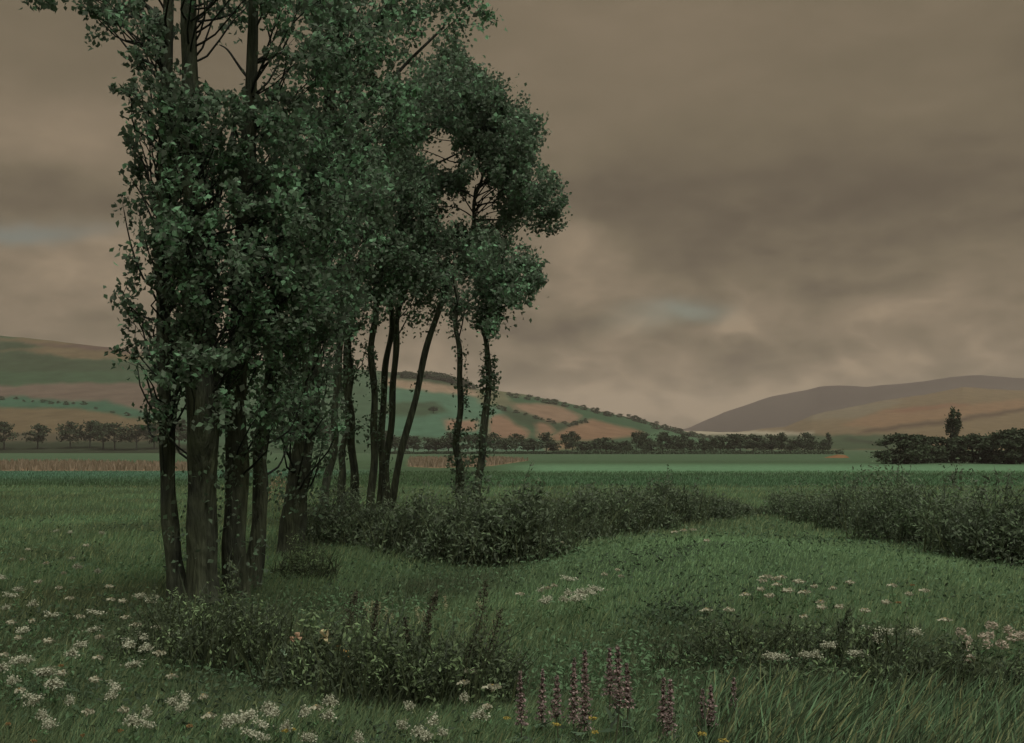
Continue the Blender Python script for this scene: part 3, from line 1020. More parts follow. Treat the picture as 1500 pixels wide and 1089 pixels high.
# ------------------------------------------------------------------ flowers
def flower_proto(kind, seed):
    rng = np.random.default_rng(seed)
    st, hd = Geo(), Geo()
    h = 0.34
    p = limb_path((0, 0, -0.02), (rng.normal() * 0.03, rng.normal() * 0.02, h), rng, 8, 0.0)
    tube(st, p, np.linspace(0.004, 0.0022, 8), 5, rgb(66, 84, 54, 0.6))
    for k in range(3):
        t = rng.uniform(0.25, 0.7)
        c = p[int(t * 7)]
        leaf_cards(st, (c + rng.normal(size=(3, 3)) * 0.02), 0.06, np.tile(rgb(62, 84, 54, 0.6), (3, 1)), rng, aspect=0.3)
    top = p[-1]
    if kind == 'umbel':
        pal = (rgb(128, 132, 108, 0.8), rgb(162, 160, 138, 0.8))
        n = rng.integers(4, 7)
        for k in range(n):
            a = 2 * math.pi * k / n + rng.uniform(-0.4, 0.4)
            r = rng.uniform(0.012, 0.05)
            e = top + np.array([math.cos(a) * r, math.sin(a) * r, rng.uniform(-0.01, 0.05)])
            tube(st, limb_path(top - np.array([0, 0, 0.03]), e, rng, 5, 0.0), 0.0014, 4, rgb(66, 84, 54, 0.6))
            m = 38
            d = rng.normal(size=(m, 3)) * np.array([0.020, 0.020, 0.012])
            leaf_cards(hd, e + d, 0.019, mixc(pal[0], pal[1], rng.random(m)), rng, droop=0, aspect=0.9, up=1.5)
    else:
        pal = {'daisy': (rgb(138, 138, 114, 0.85), rgb(162, 158, 134, 0.85)), 'clover': (rgb(146, 136, 116, 0.85), rgb(172, 162, 142, 0.85)),
               'orange': (rgb(124, 98, 62, 1.0), rgb(140, 112, 74, 1.0)), 'yellow': (rgb(140, 124, 60, 0.8), rgb(150, 136, 70, 0.8))}[kind]
        R = {'daisy': 0.055, 'clover': 0.05, 'orange': 0.028, 'yellow': 0.026}[kind]
        n = 64 if kind == 'clover' else 42
        d = unit(rng.normal(size=(n, 3)) + np.array([0, 0, 0.5])) * R * rng.uniform(0.5, 1.0, (n, 1))
        if kind != 'clover': d[:, 2] *= 0.4
        leaf_cards(hd, top + d, R * 0.62, mixc(pal[0], pal[1], rng.random(n)), rng, droop=0, aspect=0.55, up=0.9)
        if kind == 'daisy':
            leaf_cards(hd, top + rng.normal(size=(10, 3)) * 0.005 + np.array([0, 0, 0.014]), 0.012, np.tile(rgb(150, 128, 74, 0.8), (10, 1)), rng, aspect=1, up=2)
    return st, hd, h


FLOWERS = [   # area, kind, heads as photograph pixels
    ('umbel', 'umbel flower', 'white umbel flower in the meadow left of the trunks', 'white umbels left of the trunks',
     [(80, 778), (105, 781), (147, 783), (117, 832), (146, 835), (7, 845), (24, 866), (14, 876), (203, 876), (224, 875), (217, 883), (5, 893), (141, 896), (71, 905), (39, 923),
      (132, 925), (214, 934), (195, 947), (208, 949), (249, 930), (122, 945), (39, 967), (10, 979), (58, 988), (188, 978), (88, 1005), (158, 1017), (173, 1010), (47, 1027), (102, 1023),
      (64, 1050), (76, 1062), (210, 1047), (200, 1061), (215, 1066), (251, 1030), (271, 1039), (276, 1028), (52, 1030), (30, 970), (66, 990), (20, 1000), (110, 960), (48, 886)]),
    ('daisy', 'daisy', 'small white daisy in the grass near the left trunks', 'white daisies left of the trunks',
     [(103, 818), (100, 877), (183, 879), (49, 912), (25, 935), (234, 922), (246, 991), (160, 860), (60, 850), (90, 840), (30, 820), (130, 800), (12, 960), (180, 905), (75, 940), (150, 965), (40, 805), (66, 826), (84, 862), (168, 880), (112, 902), (18, 912), (196, 914), (140, 935), (228, 960), (96, 984), (142, 996), (30, 1012), (124, 1042), (300, 1020), (312, 1050), (180, 1040)]),
    ('umbel', 'umbel flower', 'white umbel flower at the bottom edge below the weed clump', 'white umbels along the bottom edge',
     [(342, 1054), (369, 1052), (390, 1042), (369, 1074), (383, 1079), (396, 1041), (407, 1049), (442, 1042), (488, 1032), (485, 1049), (386, 1059), (445, 1078), (526, 1079), (585, 1064),
      (619, 1072), (645, 1071), (597, 1034), (684, 1024), (705, 1048), (330, 1058), (345, 1060), (620, 1078), (640, 1060), (420, 1060)]),
    ('daisy', 'daisy', 'small pale daisy right of the weed clump', 'pale daisies by the weed clump', [(470, 1037), (718, 1034), (717, 1009), (684, 985), (678, 1000)]),
    ('umbel', 'umbel flower', 'white umbel flower in the patch on the left of the mound', 'white umbels in a patch on the mound',
     [(795, 866), (805, 879), (829, 876), (828, 871), (850, 871), (856, 869), (865, 865), (876, 862), (870, 868), (846, 878), (798, 884), (832, 851)]),
    ('daisy', 'daisy', 'small white daisy on the mound around the white patch', 'white daisies on the mound',
     [(767, 868), (799, 859), (809, 855), (884, 841), (906, 842), (906, 835), (806, 788), (826, 794), (1001, 778), (989, 781), (1012, 776), (1039, 793)]),
    ('daisy', 'daisy', 'pale round flower head on the right side of the mound', 'pale round flower heads right of the mound',
     [(1039, 891), (1066, 894), (1094, 869), (1112, 850), (1118, 862), (1142, 858), (1150, 846), (1160, 866), (1172, 852), (1178, 870), (1132, 874), (1196, 858), (1330, 872), (1360, 866), (1180, 906), (1390, 905), (1246, 851), (1222, 863), (1201, 879), (1208, 888), (1235, 889), (1267, 895), (1301, 880), (1313, 858), (1120, 846), (1130, 850)]),
    ('umbel', 'umbel flower', 'white umbel flower over the dark shrubs on the right', 'white umbels over the right shrubs',
     [(1284, 925), (1276, 933), (1287, 935), (1301, 929), (1344, 928), (1250, 957), (1218, 947), (1182, 959), (1196, 959), (1138, 962), (1130, 966)]),
    ('clover', 'clover', 'pinkish white clover head in the bunch at the right edge', 'pink clover at the right edge',
     [(1418, 936), (1411, 926), (1457, 919), (1449, 928), (1449, 942), (1470, 942), (1480, 925), (1493, 930), (1420, 949), (1422, 962), (1486, 936), (1440, 932)]),
    ('orange', 'orange flower', 'small orange flower on the slope right of the mound', 'orange flowers on the right slope', [(1320, 883), (1340, 855)]),
    ('orange', 'orange flower', 'small orange flower low in the left meadow grass', 'orange flowers in the left meadow', [(173, 1071), (47, 1084), (276, 1064), (93, 971), (120, 1078), (8, 1060)]),
    ('yellow', 'yellow flower', 'small yellow flower among the purple spikes', 'yellow flowers among the purple spikes', [(868, 1052), (868, 1074), (810, 1060), (1053, 1080), (1022, 1074), (739, 1046), (428, 1064), (418, 1072)]),
]


def build_flowers():
    rng = np.random.default_rng(31)
    protos = {}
    for k in ('umbel', 'daisy', 'clover', 'orange', 'yellow'):
        protos[k] = []
        for s in range(3 if k == 'umbel' else 2):
            st, hd, h = flower_proto(k, 200 + s * 7 + len(k))
            a = st.build('stem', M_STEM)
            b = hd.build('flower_head', M_PETAL)
            protos[k].append((a.data, b.data, h))
            bpy.data.objects.remove(a)
            bpy.data.objects.remove(b)
    for kind, cat, label, group, pts in FLOWERS:
        for px, py in pts:
            a, b, h = protos[kind][rng.integers(len(protos[kind]))]
            near = py > 840
            hs = h * (0.85 if py > 840 or px < 300 else 0.75)
            q = at(px, py, hs)
            sc = hs / h * rng.uniform(0.92, 1.05)
            rw = sc * rng.uniform(0.75, 1.3) * (1.15 if px > 700 else 0.8 if py > 1015 else 1.0)
            root = thing(cat.replace(' ', '_'), q, label, cat, group)
            root.scale = (rw, rw, sc)
            root.rotation_euler = (0, 0, float(rng.uniform(0, 6.28)))
            for nm, me in (('stem', a), ('flower_head', b)):
                o = bpy.data.objects.new(nm, me)
                COL.objects.link(o)
                o.parent = root
    # purple flower spikes
    sp = [(762, 984, 1062, 9, 'purple flower spike furthest left, short and slim'), (795, 981, 1056, 9, 'slim purple flower spike second from the left'),
          (816, 990, 1054, 12, 'short purple flower spike third from the left'), (841, 964, 1058, 11, 'tall purple flower spike, left of the closest pair'),
          (857, 953, 1068, 13, 'tallest dark purple flower spike, right of the closest pair'), (893, 950, 1020, 11, 'pinkish flower spike at the left of the bunch of three'),
          (905, 946, 1036, 13, 'dark flower spike in the middle of the bunch of three'), (918, 972, 1036, 10, 'lower flower spike at the right of the bunch of three'),
          (972, 993, 1056, 9, 'small purple spike tucked left of a dark bigger one'), (982, 996, 1082, 13, 'dark purple spike reaching the bottom edge, right of the bunch of three'),
          (1029, 1010, 1066, 10, 'short purple spike, left of a pair near the right end'), (1041, 1004, 1062, 10, 'short purple spike, right of a pair near the right end'),
          (1075, 993, 1078, 11, 'pointed purple flower spike furthest right')]
    for i, (px, y0, y1, w, lb) in enumerate(sp):
        rng2 = np.random.default_rng(400 + i)
        Y = 7.15 + rng2.uniform(-0.2, 0.35)
        bx = (px + rng2.uniform(-6, 6) - CX) / F * Y
        base = np.array([bx, Y, ground(bx, Y)])
        top, bot = P(px, y0, Y), P(px + rng2.uniform(-2, 2), y1, Y)
        root = thing('flower_spike', base, lb, 'flower spike', 'purple flower spikes at the bottom of the view')
        p = spline([base, bot, (bot + top) / 2, top], 24)
        g = Geo()
        tube(g, p, np.linspace(0.006, 0.002, 24), 6, rgb(60, 62, 46, 0.5))
        lc = [p[int(k)] + rng2.normal(size=3) * 0.03 for k in rng2.uniform(1, 8, 12)]
        g.build('stem', M_STEM, root, base)
        gl = Geo()
        leaf_cards(gl, np.array(lc), 0.11, mixc(LEAF_D, LEAF_M, rng2.random(12)), rng2, droop=-0.8, aspect=0.25)
        gl.build('leaves', M_LEAF, root, base)
        g = Geo()
        n = int((y1 - y0) * 9)
        t = rng2.random(n)
        c = bot + (top - bot) * t[:, None]
        rad = w * 0.92 * Y / F * (1 - t * 0.85) * rng2.uniform(0.5, 1.15, n)
        a = rng2.uniform(0, 2 * math.pi, n)
        whorl = 0.7 + 0.5 * np.sin(t * (y1 - y0) * 0.75)
        c = c + np.stack([np.cos(a) * rad * whorl, np.sin(a) * rad * whorl, np.zeros(n)], 1)
        col = mixc(rgb(84, 76, 72, 0.7), rgb(150, 130, 122, 0.66), rng2.random(n))
        gr = rng2.random(n) < 0.2
        col[gr] = rgb(56, 60, 46, 0.5)
        leaf_cards(g, c, 0.019, col, rng2, droop=0.3, aspect=0.7)
        g.build('blossom', M_PETAL, root, base)
    # the cream iris and its yellow neighbours
    for (px, py, s, c0, c1, lb, nm, cat) in [
        (478, 936, 24, rgb(150, 142, 108, 0.8), rgb(176, 160, 120, 0.8), 'large cream iris bloom at the left of the weed clump', 'iris', 'iris'),
        (437, 934, 13, rgb(140, 116, 92, 0.8), rgb(160, 132, 106, 0.8), 'small pinkish bloom left of the cream iris', 'wild_flower', 'flower'),
        (428, 938, 9, rgb(140, 112, 90, 0.8), rgb(156, 126, 100, 0.8), 'tiny pink bloom furthest left of the cream iris', 'wild_flower', 'flower'),
        (498, 952, 15, rgb(128, 108, 62, 0.8), rgb(150, 126, 76, 0.8), 'ochre bloom just right of the cream iris', 'wild_flower', 'flower'),
        (510, 960, 12, rgb(134, 108, 62, 0.8), rgb(150, 120, 70, 0.8), 'drooping ochre bloom at the edge of the brown weeds', 'wild_flower', 'flower'),
        (416, 958, 12, rgb(110, 132, 104, 0.8), rgb(130, 150, 122, 0.8), 'pale green bud low to the left of the cream iris', 'wild_flower', 'flower')]:
        rng2 = np.random.default_rng(int(px))
        q = at(px, 1012)
        Y = q[1]
        top = P(px, py, Y)
        root = thing(nm, q, lb, cat)
        g = Geo()
        tube(g, limb_path(q, top, rng2, 10, 0.0), np.linspace(0.005, 0.003, 10), 5, rgb(84, 96, 62, 0.6))
        g.build('stem', M_STEM, root, q)
        R = s * 0.5 * Y / F
        for k in range(6):                                  # six petals: three up, three falling
            a = k * math.pi / 3 + rng2.uniform(-0.2, 0.2)
            upw = 1.0 if k % 2 == 0 else -0.55
            d = np.array([math.cos(a), math.sin(a), 0])
            sd_ = np.array([-math.sin(a), math.cos(a), 0])
            tt = np.linspace(0, 1, 7)
            line = top + np.outer(np.sin(tt * 1.6) * R * 0.95, d) + np.outer((tt * upw + 0.35 * np.sin(tt * 3)) * R, [0, 0, 1])
            ww = np.sin(np.clip(tt, 0.06, 0.95) * math.pi) * R * 0.55 + 0.001
            V = np.concatenate([line + sd_ * ww[:, None], line - sd_ * ww[:, None]])
            kk = np.arange(6)
            g = Geo()
            g.add(V, np.stack([kk, kk + 1, kk + 8, kk + 7], -1), None, mixc(c0, c1, np.full(14, rng2.random())))
            g.build('petal', M_PETAL, root, q, True)


build_flowers()


# ------------------------------------------------------------------ grass
def grass_field(name, n, y0, y1, hfun, wk, colfun, seed, power=1.3, xlim=None, lean=0.35, label=None):
    rng = np.random.default_rng(seed)
    e = 1 - power
    r = rng.random(n)
    Y = (y0 ** e + r * (y1 ** e - y0 ** e)) ** (1 / e)
    lo, hi = xlim or (-0.56, 0.56)
    Xp = rng.uniform(lo, hi, n) * Y
    Z = ground(Xp, Y)
    h = hfun(Xp, Y, rng)
    B = np.stack([Xp, Y, Z - 0.01], 1)
    L = np.stack([rng.normal(size=n) * 0.28 + lean, rng.normal(size=n) * 0.25], 1) * h[:, None]
    w = wk * (1 + Y / 14) * rng.uniform(0.6, 1.3, n)
    g = Geo()
    blades(g, B, h, w, L, colfun(Xp, Y, rng), rng)
    o = g.build(name, M_GRASS)
    tag(o, label, 'grass', kind='stuff')


KG = 0.62
def grass_h(x, y, rng):
    mound = np.exp(-((x - 3.4) / 3.4) ** 2 - ((y - 14.5) / 4.5) ** 2)
    h = 0.14 + 0.05 * wob(x, y, 0.8, 2) - 0.085 * mound
    return np.maximum(h, 0.045) * rng.uniform(0.5, 1.35, len(x))


HERBS = [(0.9, 9.4, 0.8, 0.8), (2.2, 9.6, 0.9, 0.8), (3.2, 9.2, 1.0, 0.9), (1.6, 8.0, 0.7, 0.6), (1.7, 11.2, 0.5, 0.5), (-0.9, 16.0, 1.4, 0.8), (-1.8, 13.6, 0.9, 0.6), (-2.6, 11.2, 0.9, 0.7),
         (-3.4, 12.5, 1.2, 0.7), (-2.2, 9.2, 0.7, 0.5), (-3.6, 8.4, 0.5, 0.4), (0.3, 8.6, 0.6, 0.6), (-4.6, 10.5, 1.0, 0.4)]


def grass_c(x, y, rng):
    n = len(x)
    p = np.clip(0.5 + 0.55 * wob(x, y, 0.45, 7) + 0.25 * wob(x, y, 1.6, 9), 0, 1)
    c = mixc(rgb(52, 66, 44, KG), rgb(70, 98, 64, KG), p)
    c = mixc(c, rgb(92, 104, 66, KG), (rng.random(n) ** 4) * 0.9)
    mound = np.exp(-((x - 3.4) / 3.6) ** 2 - ((y - 16.5) / 4.0) ** 2)
    c = mixc(c, rgb(80, 110, 72, KG), mound * 0.9)
    for hx, hy, hr, ha in HERBS:
        d = ((x - hx) / hr) ** 2 + ((y - hy) / (hr * 1.3)) ** 2 + 0.5 * wob(x, y, 2.2, 6)
        c = mixc(c, rgb(46, 54, 38, KG), np.clip(ha * np.exp(-np.maximum(d, 0)), 0, 0.85))
    return c * rng.uniform(0.75, 1.25, (n, 1)) * np.array([1.52, 1.26, 1.40])


grass_field('meadow_grass', 420000, 5.6, 60, grass_h, 0.0050, grass_c, 1, label='short green meadow grass covering the near ground')


def tall_h(x, y, rng):
    return (0.30 + 0.06 * wob(x, y, 1.5, 4)) * rng.uniform(0.5, 1.25, len(x))


def tall_c(x, y, rng):
    n = len(x)
    c = mixc(rgb(44, 54, 38, KG), rgb(82, 112, 78, KG), rng.random(n) ** 1.5)
    return mixc(c, rgb(116, 124, 84, KG), rng.random(n) ** 6) * np.array([1.05, 0.94, 0.96])


grass_field('tall_grass', 8000, 5.9, 8.2, tall_h, 0.014, tall_c, 2, xlim=(0.17, 0.56), lean=0.36, label='tall bright grass blades along the bottom right')
grass_field('tall_grass', 5000, 5.9, 7.6, lambda x, y, r: tall_h(x, y, r) * 0.6, 0.0075, tall_c, 3, xlim=(-0.56, 0.19), lean=0.3, label='longer grass tufts along the bottom left')


def build_wheat(poly, n, label, seed):
    rng = np.random.default_rng(seed)
    Y = rng.uniform(125, 260, n * 6)
    Xp = rng.uniform(-0.75, 0.05, n * 6) * Y
    Z = ground(Xp, Y)
    m = in_px(poly, Xp, Y, Z)
    Xp, Y, Z = Xp[m][:n], Y[m][:n], Z[m][:n]
    k = len(Xp)
    g = Geo()
    h = rng.uniform(0.45, 0.95, k)
    blades(g, np.stack([Xp, Y, Z], 1), h, rng.uniform(0.12, 0.25, k), rng.normal(size=(k, 2)) * 0.12, mixc(rgb(104, 96, 76, 0.95), rgb(140, 126, 104, 0.95), rng.random(k)), rng)
    tag(g.build('wheat', M_GRASS), label, 'wheat', kind='stuff')


grass_field('crop', 50000, 58, 128, lambda x, y, r: r.uniform(0.10, 0.26, len(x)), 0.008,
            lambda x, y, r: ground_colour(x, y) * r.uniform(1.3, 2.3, (len(x), 1)) * (1 + 0.25 * np.clip(wob(x * 0.15, y * 0.5, 1.0, 4), -1, 1))[:, None], 8, power=1.01, lean=0.15, label='green crop growing in the flat field beyond the hedges')

build_wheat(STRAW_L, 7000, 'strip of ripe straw-coloured wheat at the far side of the left meadow', 4)
build_wheat(STRAW_R, 5000, 'strip of pinkish ripe wheat behind the thin stems', 5)


# ------------------------------------------------------------------ far trees
FAR_D, FAR_L = rgb(46, 53, 40, 0.75), rgb(58, 68, 48, 0.75)


def far_tree_proto(seed, h=5.0, w=4.2, column=False, n=900, card=0.42, stem=0.25):
    rng = np.random.default_rng(seed)
    tr, cr = Geo(), Geo()
    th = stem * h if not column else 0.12 * h
    tube(tr, spline([(0, 0, -0.3), (rng.normal() * 0.05, 0, th), (rng.normal() * 0.15, 0, h * 0.75)], 10), np.linspace(0.05, 0.015, 10) * h * 0.6, 7, BARK_D)
    for k in range(5):
        a = rng.uniform(0, 6.28)
        e = (math.cos(a) * w * 0.3, math.sin(a) * w * 0.3, th + (h - th) * rng.uniform(0.3, 0.7))
        tube(tr, limb_path((0, 0, th * 0.95), e, rng, 6, 0.0), np.linspace(0.02, 0.006, 6) * h * 0.6, 5, BARK_D)
    k = 24 if not column else 22
    for i in range(k):
        a, r = rng.uniform(0, 6.28), math.sqrt(rng.random()) * 0.5
        zz = rng.random()
        if column:
            ww = w * (0.9 if 0.1 < zz < 0.85 else 0.6)
        else:
            ww = w * math.sqrt(max(0.1, 1 - (zz * 1.9 - 0.8) ** 2))
        c = np.array([math.cos(a) * r * ww, math.sin(a) * r * ww, th + (h - th) * (0.08 + 0.86 * zz)])
        m = n // k
        C = c + rng.normal(size=(m, 3)) * np.array([w * 0.085, w * 0.085, h * 0.05])
        leaf_cards(cr, C, card, mixc(FAR_D, FAR_L, np.clip(rng.random(m) * 0.7 + rng.random() * 0.3, 0, 1)), rng, aspect=0.8)
    a = tr.build('trunk', M_BARK)
    b = cr.build('crown', M_FARLEAF)
    da, db = a.data, b.data
    bpy.data.objects.remove(a)
    bpy.data.objects.remove(b)
    return da, db, h, w


def hill_point(px, py, y0, y1, foot, top):
    t = np.clip((foot - py) / (foot - top), 0, 1)
    Y = y0 + (y1 - y0) * t
    return P(px, py, Y)


def place_far(name, proto, base, hm, wm, label, cat, group, rng, kids=('trunk', 'crown')):
    da, db, h, w = proto
    root = thing(name, base, label, cat, group)
    root.scale = (wm / w, wm / w, hm / h)
    root.rotation_euler = (0, 0, float(rng.uniform(0, 6.28)))
    for nm, me in zip(kids, (da, db)):
        o = bpy.data.objects.new(nm, me)
        COL.objects.link(o)
        o.parent = root
    return root


def build_far():
    rng = np.random.default_rng(91)
    round_ = [far_tree_proto(300 + i) for i in range(5)]
    wood_ = [far_tree_proto(340 + i, 5.5, 5.6, False, 2800, 0.46, 0.02) for i in range(4)]
    col_ = [far_tree_proto(320, 9.0, 2.4, True, 2200, 0.34), far_tree_proto(321, 5.0, 1.6, True, 700, 0.36)]
    # the long row at the foot of the green hill
    for px in np.arange(566, 1215, 14.5):
        x = px + rng.uniform(-4, 4)
        dense = px > 800
        Y = 398 + rng.uniform(-14, 14)
        q = np.array([(x - CX) / F * Y, Y, ground((x - CX) / F * Y, Y) - 0.1])
        hp = rng.uniform(20, 34) if not dense else rng.uniform(17, 33)
        place_far('hedgerow_tree', round_[rng.integers(5)], q, hp * Y / F, rng.uniform(20, 38) * Y / F, 'small dark round tree in the long row at the foot of the green hill', 'tree', 'row of trees at the foot of the hill', rng)
    # low hedge in front of that row
    for (x0, x1, Y, h, lb) in [(556, 845, 385, 1.3, 'low dark hedge in front of the left half of the tree row'), (845, 1235, 380, 2.0, 'taller dark hedge in front of the right half of the tree row')]:
        g = Geo()
        X0, X1 = (x0 - CX) / F * Y, (x1 - CX) / F * Y
        n = 5200
        xx = rng.uniform(X0, X1, n)
        C = np.stack([xx, Y + rng.normal(size=n) * 0.9, -1.2 + rng.random(n) * h * (0.75 + 0.3 * wob(xx, xx * 0, 0.5, 3))], 1)
        leaf_cards(g, C, 0.5, mixc(FAR_D, FAR_L, rng.random(n)), rng)
        b = np.array([(X0 + X1) / 2, Y, -1.2])
        o = g.build('hedge', M_FARLEAF, None, b)
        o.location = [float(v) for v in b]
        tag(o, lb, 'hedge')
    # orchard on the left slope
    orch = [(6, 'furthest left, cut by the frame'), (55, 'round-headed, standing alone left of the gap'), (103, 'with the tallest tip, second full one from the left'),
            (132, 'first of the touching three'), (151, 'middle of the touching three'), (168, 'last of the touching three'), (200, 'just left of the first trunk'), (226, 'half hidden by the first trunk'), (262, 'between the first two trunks'),
            (420, 'seen between the dark trunks'), (480, 'seen past the stout leaning trunk')]
    for px, lb in orch:
        Y = 440 + rng.uniform(-6, 6)
        q = P(px, 657, Y)
        place_far('orchard_tree', round_[rng.integers(5)], q, rng.uniform(34, 40) * Y / F, rng.uniform(34, 44) * Y / F, 'orchard tree on the ochre slope, ' + lb, 'tree', 'orchard trees on the left slope', rng)
    # wood on the right
    wood = [(1318, 680, 44, 56, 'left end of the dark wood on the right, square-shouldered'), (1345, 679, 42, 50, 'dark tree beside the left end of the right-hand wood'),
            (1372, 678, 38, 46, 'lower tree left of the tall columnar one'), (1404, 678, 40, 42, 'dark tree at the foot of the tall columnar one'),
            (1425, 679, 42, 46, 'dark tree right of the tall columnar one'), (1448, 679, 40, 50, 'round lighter tree toward the right of the wood'),
            (1478, 680, 50, 56, 'big round tree next to the right edge of the wood'), (1510, 680, 52, 60, 'tree of the wood cut by the right edge')]
    for px, py, h, w, lb in wood:
        q = at(px, py)
        place_far('wood_tree', wood_[rng.integers(4)], q, h * q[1] / F, w * 1.25 * q[1] / F, lb, 'tree', 'trees of the right-hand wood', rng)
    for px, py, h, w, k, lb in [(1397, 676, 76, 21, 0, 'tall dark columnar tree standing out of the right-hand wood'), (1213, 664, 30, 11, 1, 'small columnar tree ending the far row, beside the orange bank')]:
        q = at(px, py)
        place_far('poplar', col_[k], q, h * q[1] / F, w * q[1] / F, lb, 'tree', None, rng)
    # trees on the hill crest
    for i, (px, py, h, w, lb) in enumerate([(588, 552, 10, 34, 'dark copse tree at the left of the hill crest'), (618, 554, 11, 40, 'low copse tree on the crest behind the leaning stem'), (645, 557, 13, 44, 'tallest copse tree on the crest'),
                                            (672, 566, 11, 34, 'last copse tree where the crest dips'), (635, 602, 9, 14, 'lone dark bush on the green hill field'), (600, 608, 7, 12, 'small bush on the green field behind the leaning stem')]):
        Y = 945 if py < 590 else 690
        place_far('copse_tree', round_[rng.integers(5)], P(px, py + 3, Y), h * Y / F, w * Y / F, lb, 'tree', None, rng)
    # orange earth bank beside the small columnar tree
    g = Geo()
    b = at(1226, 671)
    s = b[1] / F
    a = np.linspace(0, 2 * math.pi, 20, endpoint=False)
    V = [[0, 0, 5 * s]]
    for r, z in ((0.35, 4.2), (0.7, 2.2), (1.0, -0.6)):
        for t in a:
            V.append([math.cos(t) * r * 18 * s * (1 + 0.2 * math.sin(3 * t)) + (1 - r) * 8 * s, math.sin(t) * r * 10 * s, z * s])
    V = np.array(V)
    T = [[0, 1 + i, 1 + (i + 1) % 20] for i in range(20)]
    Q = [[1 + k * 20 + i, 21 + k * 20 + i, 21 + k * 20 + (i + 1) % 20, 1 + k * 20 + (i + 1) % 20] for k in range(2) for i in range(20)]
    g.add(V, Q, T, rgb(138, 104, 72, KH))
    o = g.build('earth_bank', M_HILL, None, (0, 0, 0), True)
    o.location = [float(v) for v in b]
    tag(o, kind='structure')


build_far()



# ------------------------------------------------------------------ low herbs in the meadow, hedge bushes on the hill
def build_herbs():
    rng = np.random.default_rng(55)
    g = Geo()
    n = 42000
    e = 1 - 1.5
    Y = (5.8 ** e + rng.random(n) * (30 ** e - 5.8 ** e)) ** (1 / e)
    Xp = rng.uniform(-0.55, 0.55, n) * Y
    k = 9000
    hb = np.array(HERBS)[rng.integers(len(HERBS), size=k)]
    Xp = np.concatenate([Xp, hb[:, 0] + rng.normal(size=k) * hb[:, 2] * 0.6])
    Y = np.concatenate([Y, hb[:, 1] + rng.normal(size=k) * hb[:, 2] * 0.7])
    keep = (rng.random(len(Y)) < np.clip(0.5 + 0.75 * wob(Xp, Y, 1.3, 8), 0.05, 1)) & (Y > 5.8)
    keep[n:] = Y[n:] > 5.8
    Xp, Y = Xp[keep], Y[keep]
    m = len(Y)
    C = np.stack([Xp, Y, ground(Xp, Y) + 0.02 + 0.17 * rng.random(m) ** 1.3], 1)
    t = np.clip(0.5 + 0.6 * wob(Xp, Y, 0.9, 12) + rng.normal(size=m) * 0.25, 0, 1)
    col = mixc(rgb(46, 55, 40, 0.62), rgb(74, 96, 66, 0.62), t)
    leaf_cards(g, C, 0.032 + 0.0022 * Y, col, rng, droop=-0.3, aspect=0.45, up=0.9)
    tag(g.build('low_herbs', M_LEAF), 'low leafy herbs mixed into the meadow grass', 'herbs', kind='stuff')


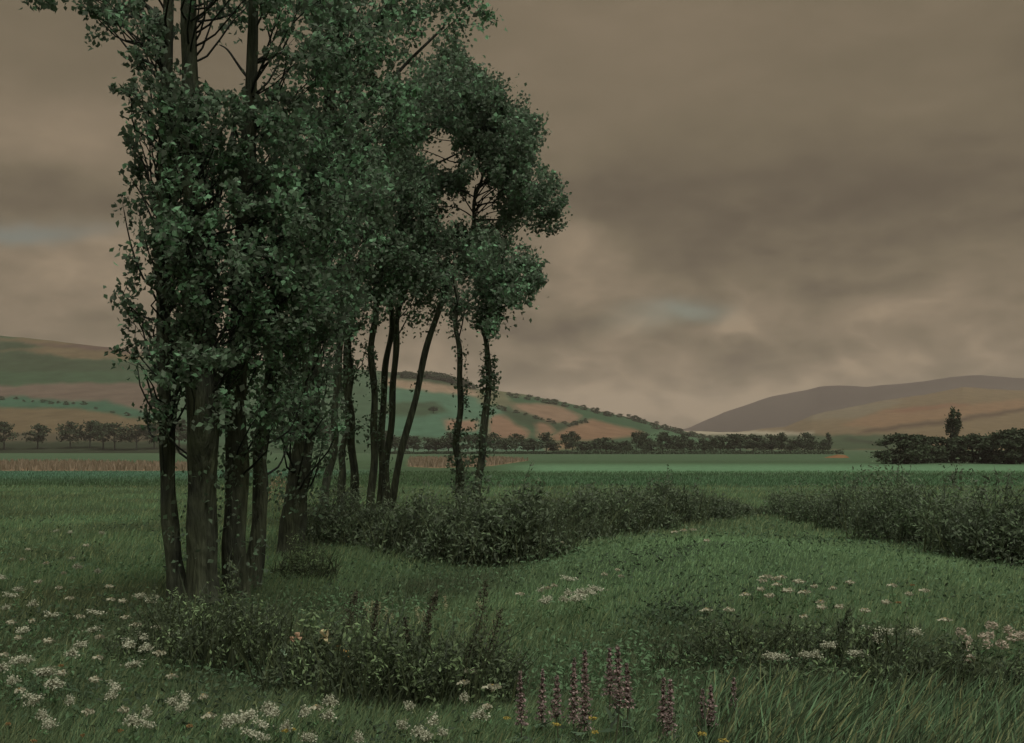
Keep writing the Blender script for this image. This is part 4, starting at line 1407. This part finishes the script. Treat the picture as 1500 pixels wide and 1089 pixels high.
def build_hill_bushes():
    rng = np.random.default_rng(66)
    pr = [far_tree_proto(360 + i, 4.0, 5.0, False, 420, 0.6, 0.04) for i in range(3)]
    hill = next(o for o in SC.objects if o.name == 'hill')
    co = np.zeros(len(hill.data.vertices) * 3, np.float32)
    hill.data.vertices.foreach_get('co', co)
    co = co.reshape(-1, 3)
    vis = co[:, 1] < 945
    co = co[vis]
    px, py = CX + co[:, 0] / co[:, 1] * F, HOR - (co[:, 2] - EYE) / co[:, 1] * F
    lines = [([(745, 580), (860, 602), (940, 620), (1000, 636), (1045, 646)], 34, 8, 'dark hedge bush along the crest of the green hill right of the grove', 'hedge bushes on the hill crest'),
             ([(732, 600), (790, 615), (835, 625), (860, 617)], 15, 6, 'dark hedge bush between two pink plots on the green hill', 'hedge bushes between the pink plots'),
             ([(590, 553), (640, 555), (690, 570)], 20, 10, 'dark bush of the copse on the crest behind the thin stems', 'bushes of the crest copse'),
             ([(-10, 584), (60, 590), (120, 594), (230, 618)], 16, 5, 'small bush along the green field edge on the left slope', 'bushes on the left slope')]
    for ln, n, hp, lb, gr in lines:
        a = np.array(ln, float)
        for t in np.linspace(0, 1, n):
            q = np.array([np.interp(t, np.linspace(0, 1, len(a)), a[:, k]) for k in (0, 1)]) + rng.normal(size=2) * np.array([2.5, 0.9])
            i = np.argmin((px - q[0]) ** 2 + (py - q[1]) ** 2)
            h = hp * rng.uniform(0.6, 1.2) * co[i][1] / F
            place_far('hill_bush', pr[rng.integers(3)], co[i] - np.array([0, 0, h * 0.1]), h, h * rng.uniform(1.4, 2.2), lb, 'bush', gr, rng, ('stems', 'foliage'))


def build_pale_plant():
    """tall pale-headed plant seen between the kinked and the stout leaning trunk"""
    rng = np.random.default_rng(88)
    b = at(408, 790)
    Y = b[1]
    root = thing('flowering_plant', b, 'tall pale pinkish plant seen between the kinked trunk and the stout leaning trunk', 'plant')
    st, hd = Geo(), Geo()
    for px, py in ((400, 706), (408, 700), (415, 706), (421, 714), (396, 722), (410, 728)):
        p = limb_path(b, P(px, py, Y + rng.normal() * 0.1), rng, 8, 0.0)
        tube(st, p, np.linspace(0.008, 0.004, 8), 5, rgb(80, 90, 60, 0.5))
        d = rng.normal(size=(50, 3)) * np.array([0.035, 0.05, 0.08])
        leaf_cards(hd, p[-1] + d - np.array([0, 0, 0.04]), 0.05, mixc(rgb(112, 104, 78, 0.6), rgb(140, 124, 98, 0.6), rng.random(50)), rng, aspect=0.5)
    st.build('stems', M_STEM, root, b)
    hd.build('flower_heads', M_PETAL, root, b)


build_herbs()
build_pale_plant()
build_hill_bushes()

# ------------------------------------------------------------------ murky air over the plain
def build_haze():
    bm_v = np.array([(x, y, z) for z in (-2.4, 175.0) for y in (-310.0, 4010.0) for x in (-3520.0, 3520.0)])
    Q = np.array([[0, 2, 3, 1], [4, 5, 7, 6], [0, 1, 5, 4], [2, 6, 7, 3], [0, 4, 6, 2], [1, 3, 7, 5]])
    m = bpy.data.materials.new('haze')
    m.use_nodes = True
    nt = m.node_tree
    nt.nodes.clear()
    out = nt.nodes.new('ShaderNodeOutputMaterial')
    v = nt.nodes.new('ShaderNodeVolumePrincipled')
    v.inputs['Color'].default_value = (0.90, 0.77, 0.62, 1)
    v.inputs['Density'].default_value = 0.00014
    v.inputs['Anisotropy'].default_value = 0.0
    nt.links.new(v.outputs[0], out.inputs['Volume'])
    o = mk('haze', bm_v, [Q], m)
    tag(o, 'thin murky air over the fields', 'haze', kind='stuff')


build_haze()
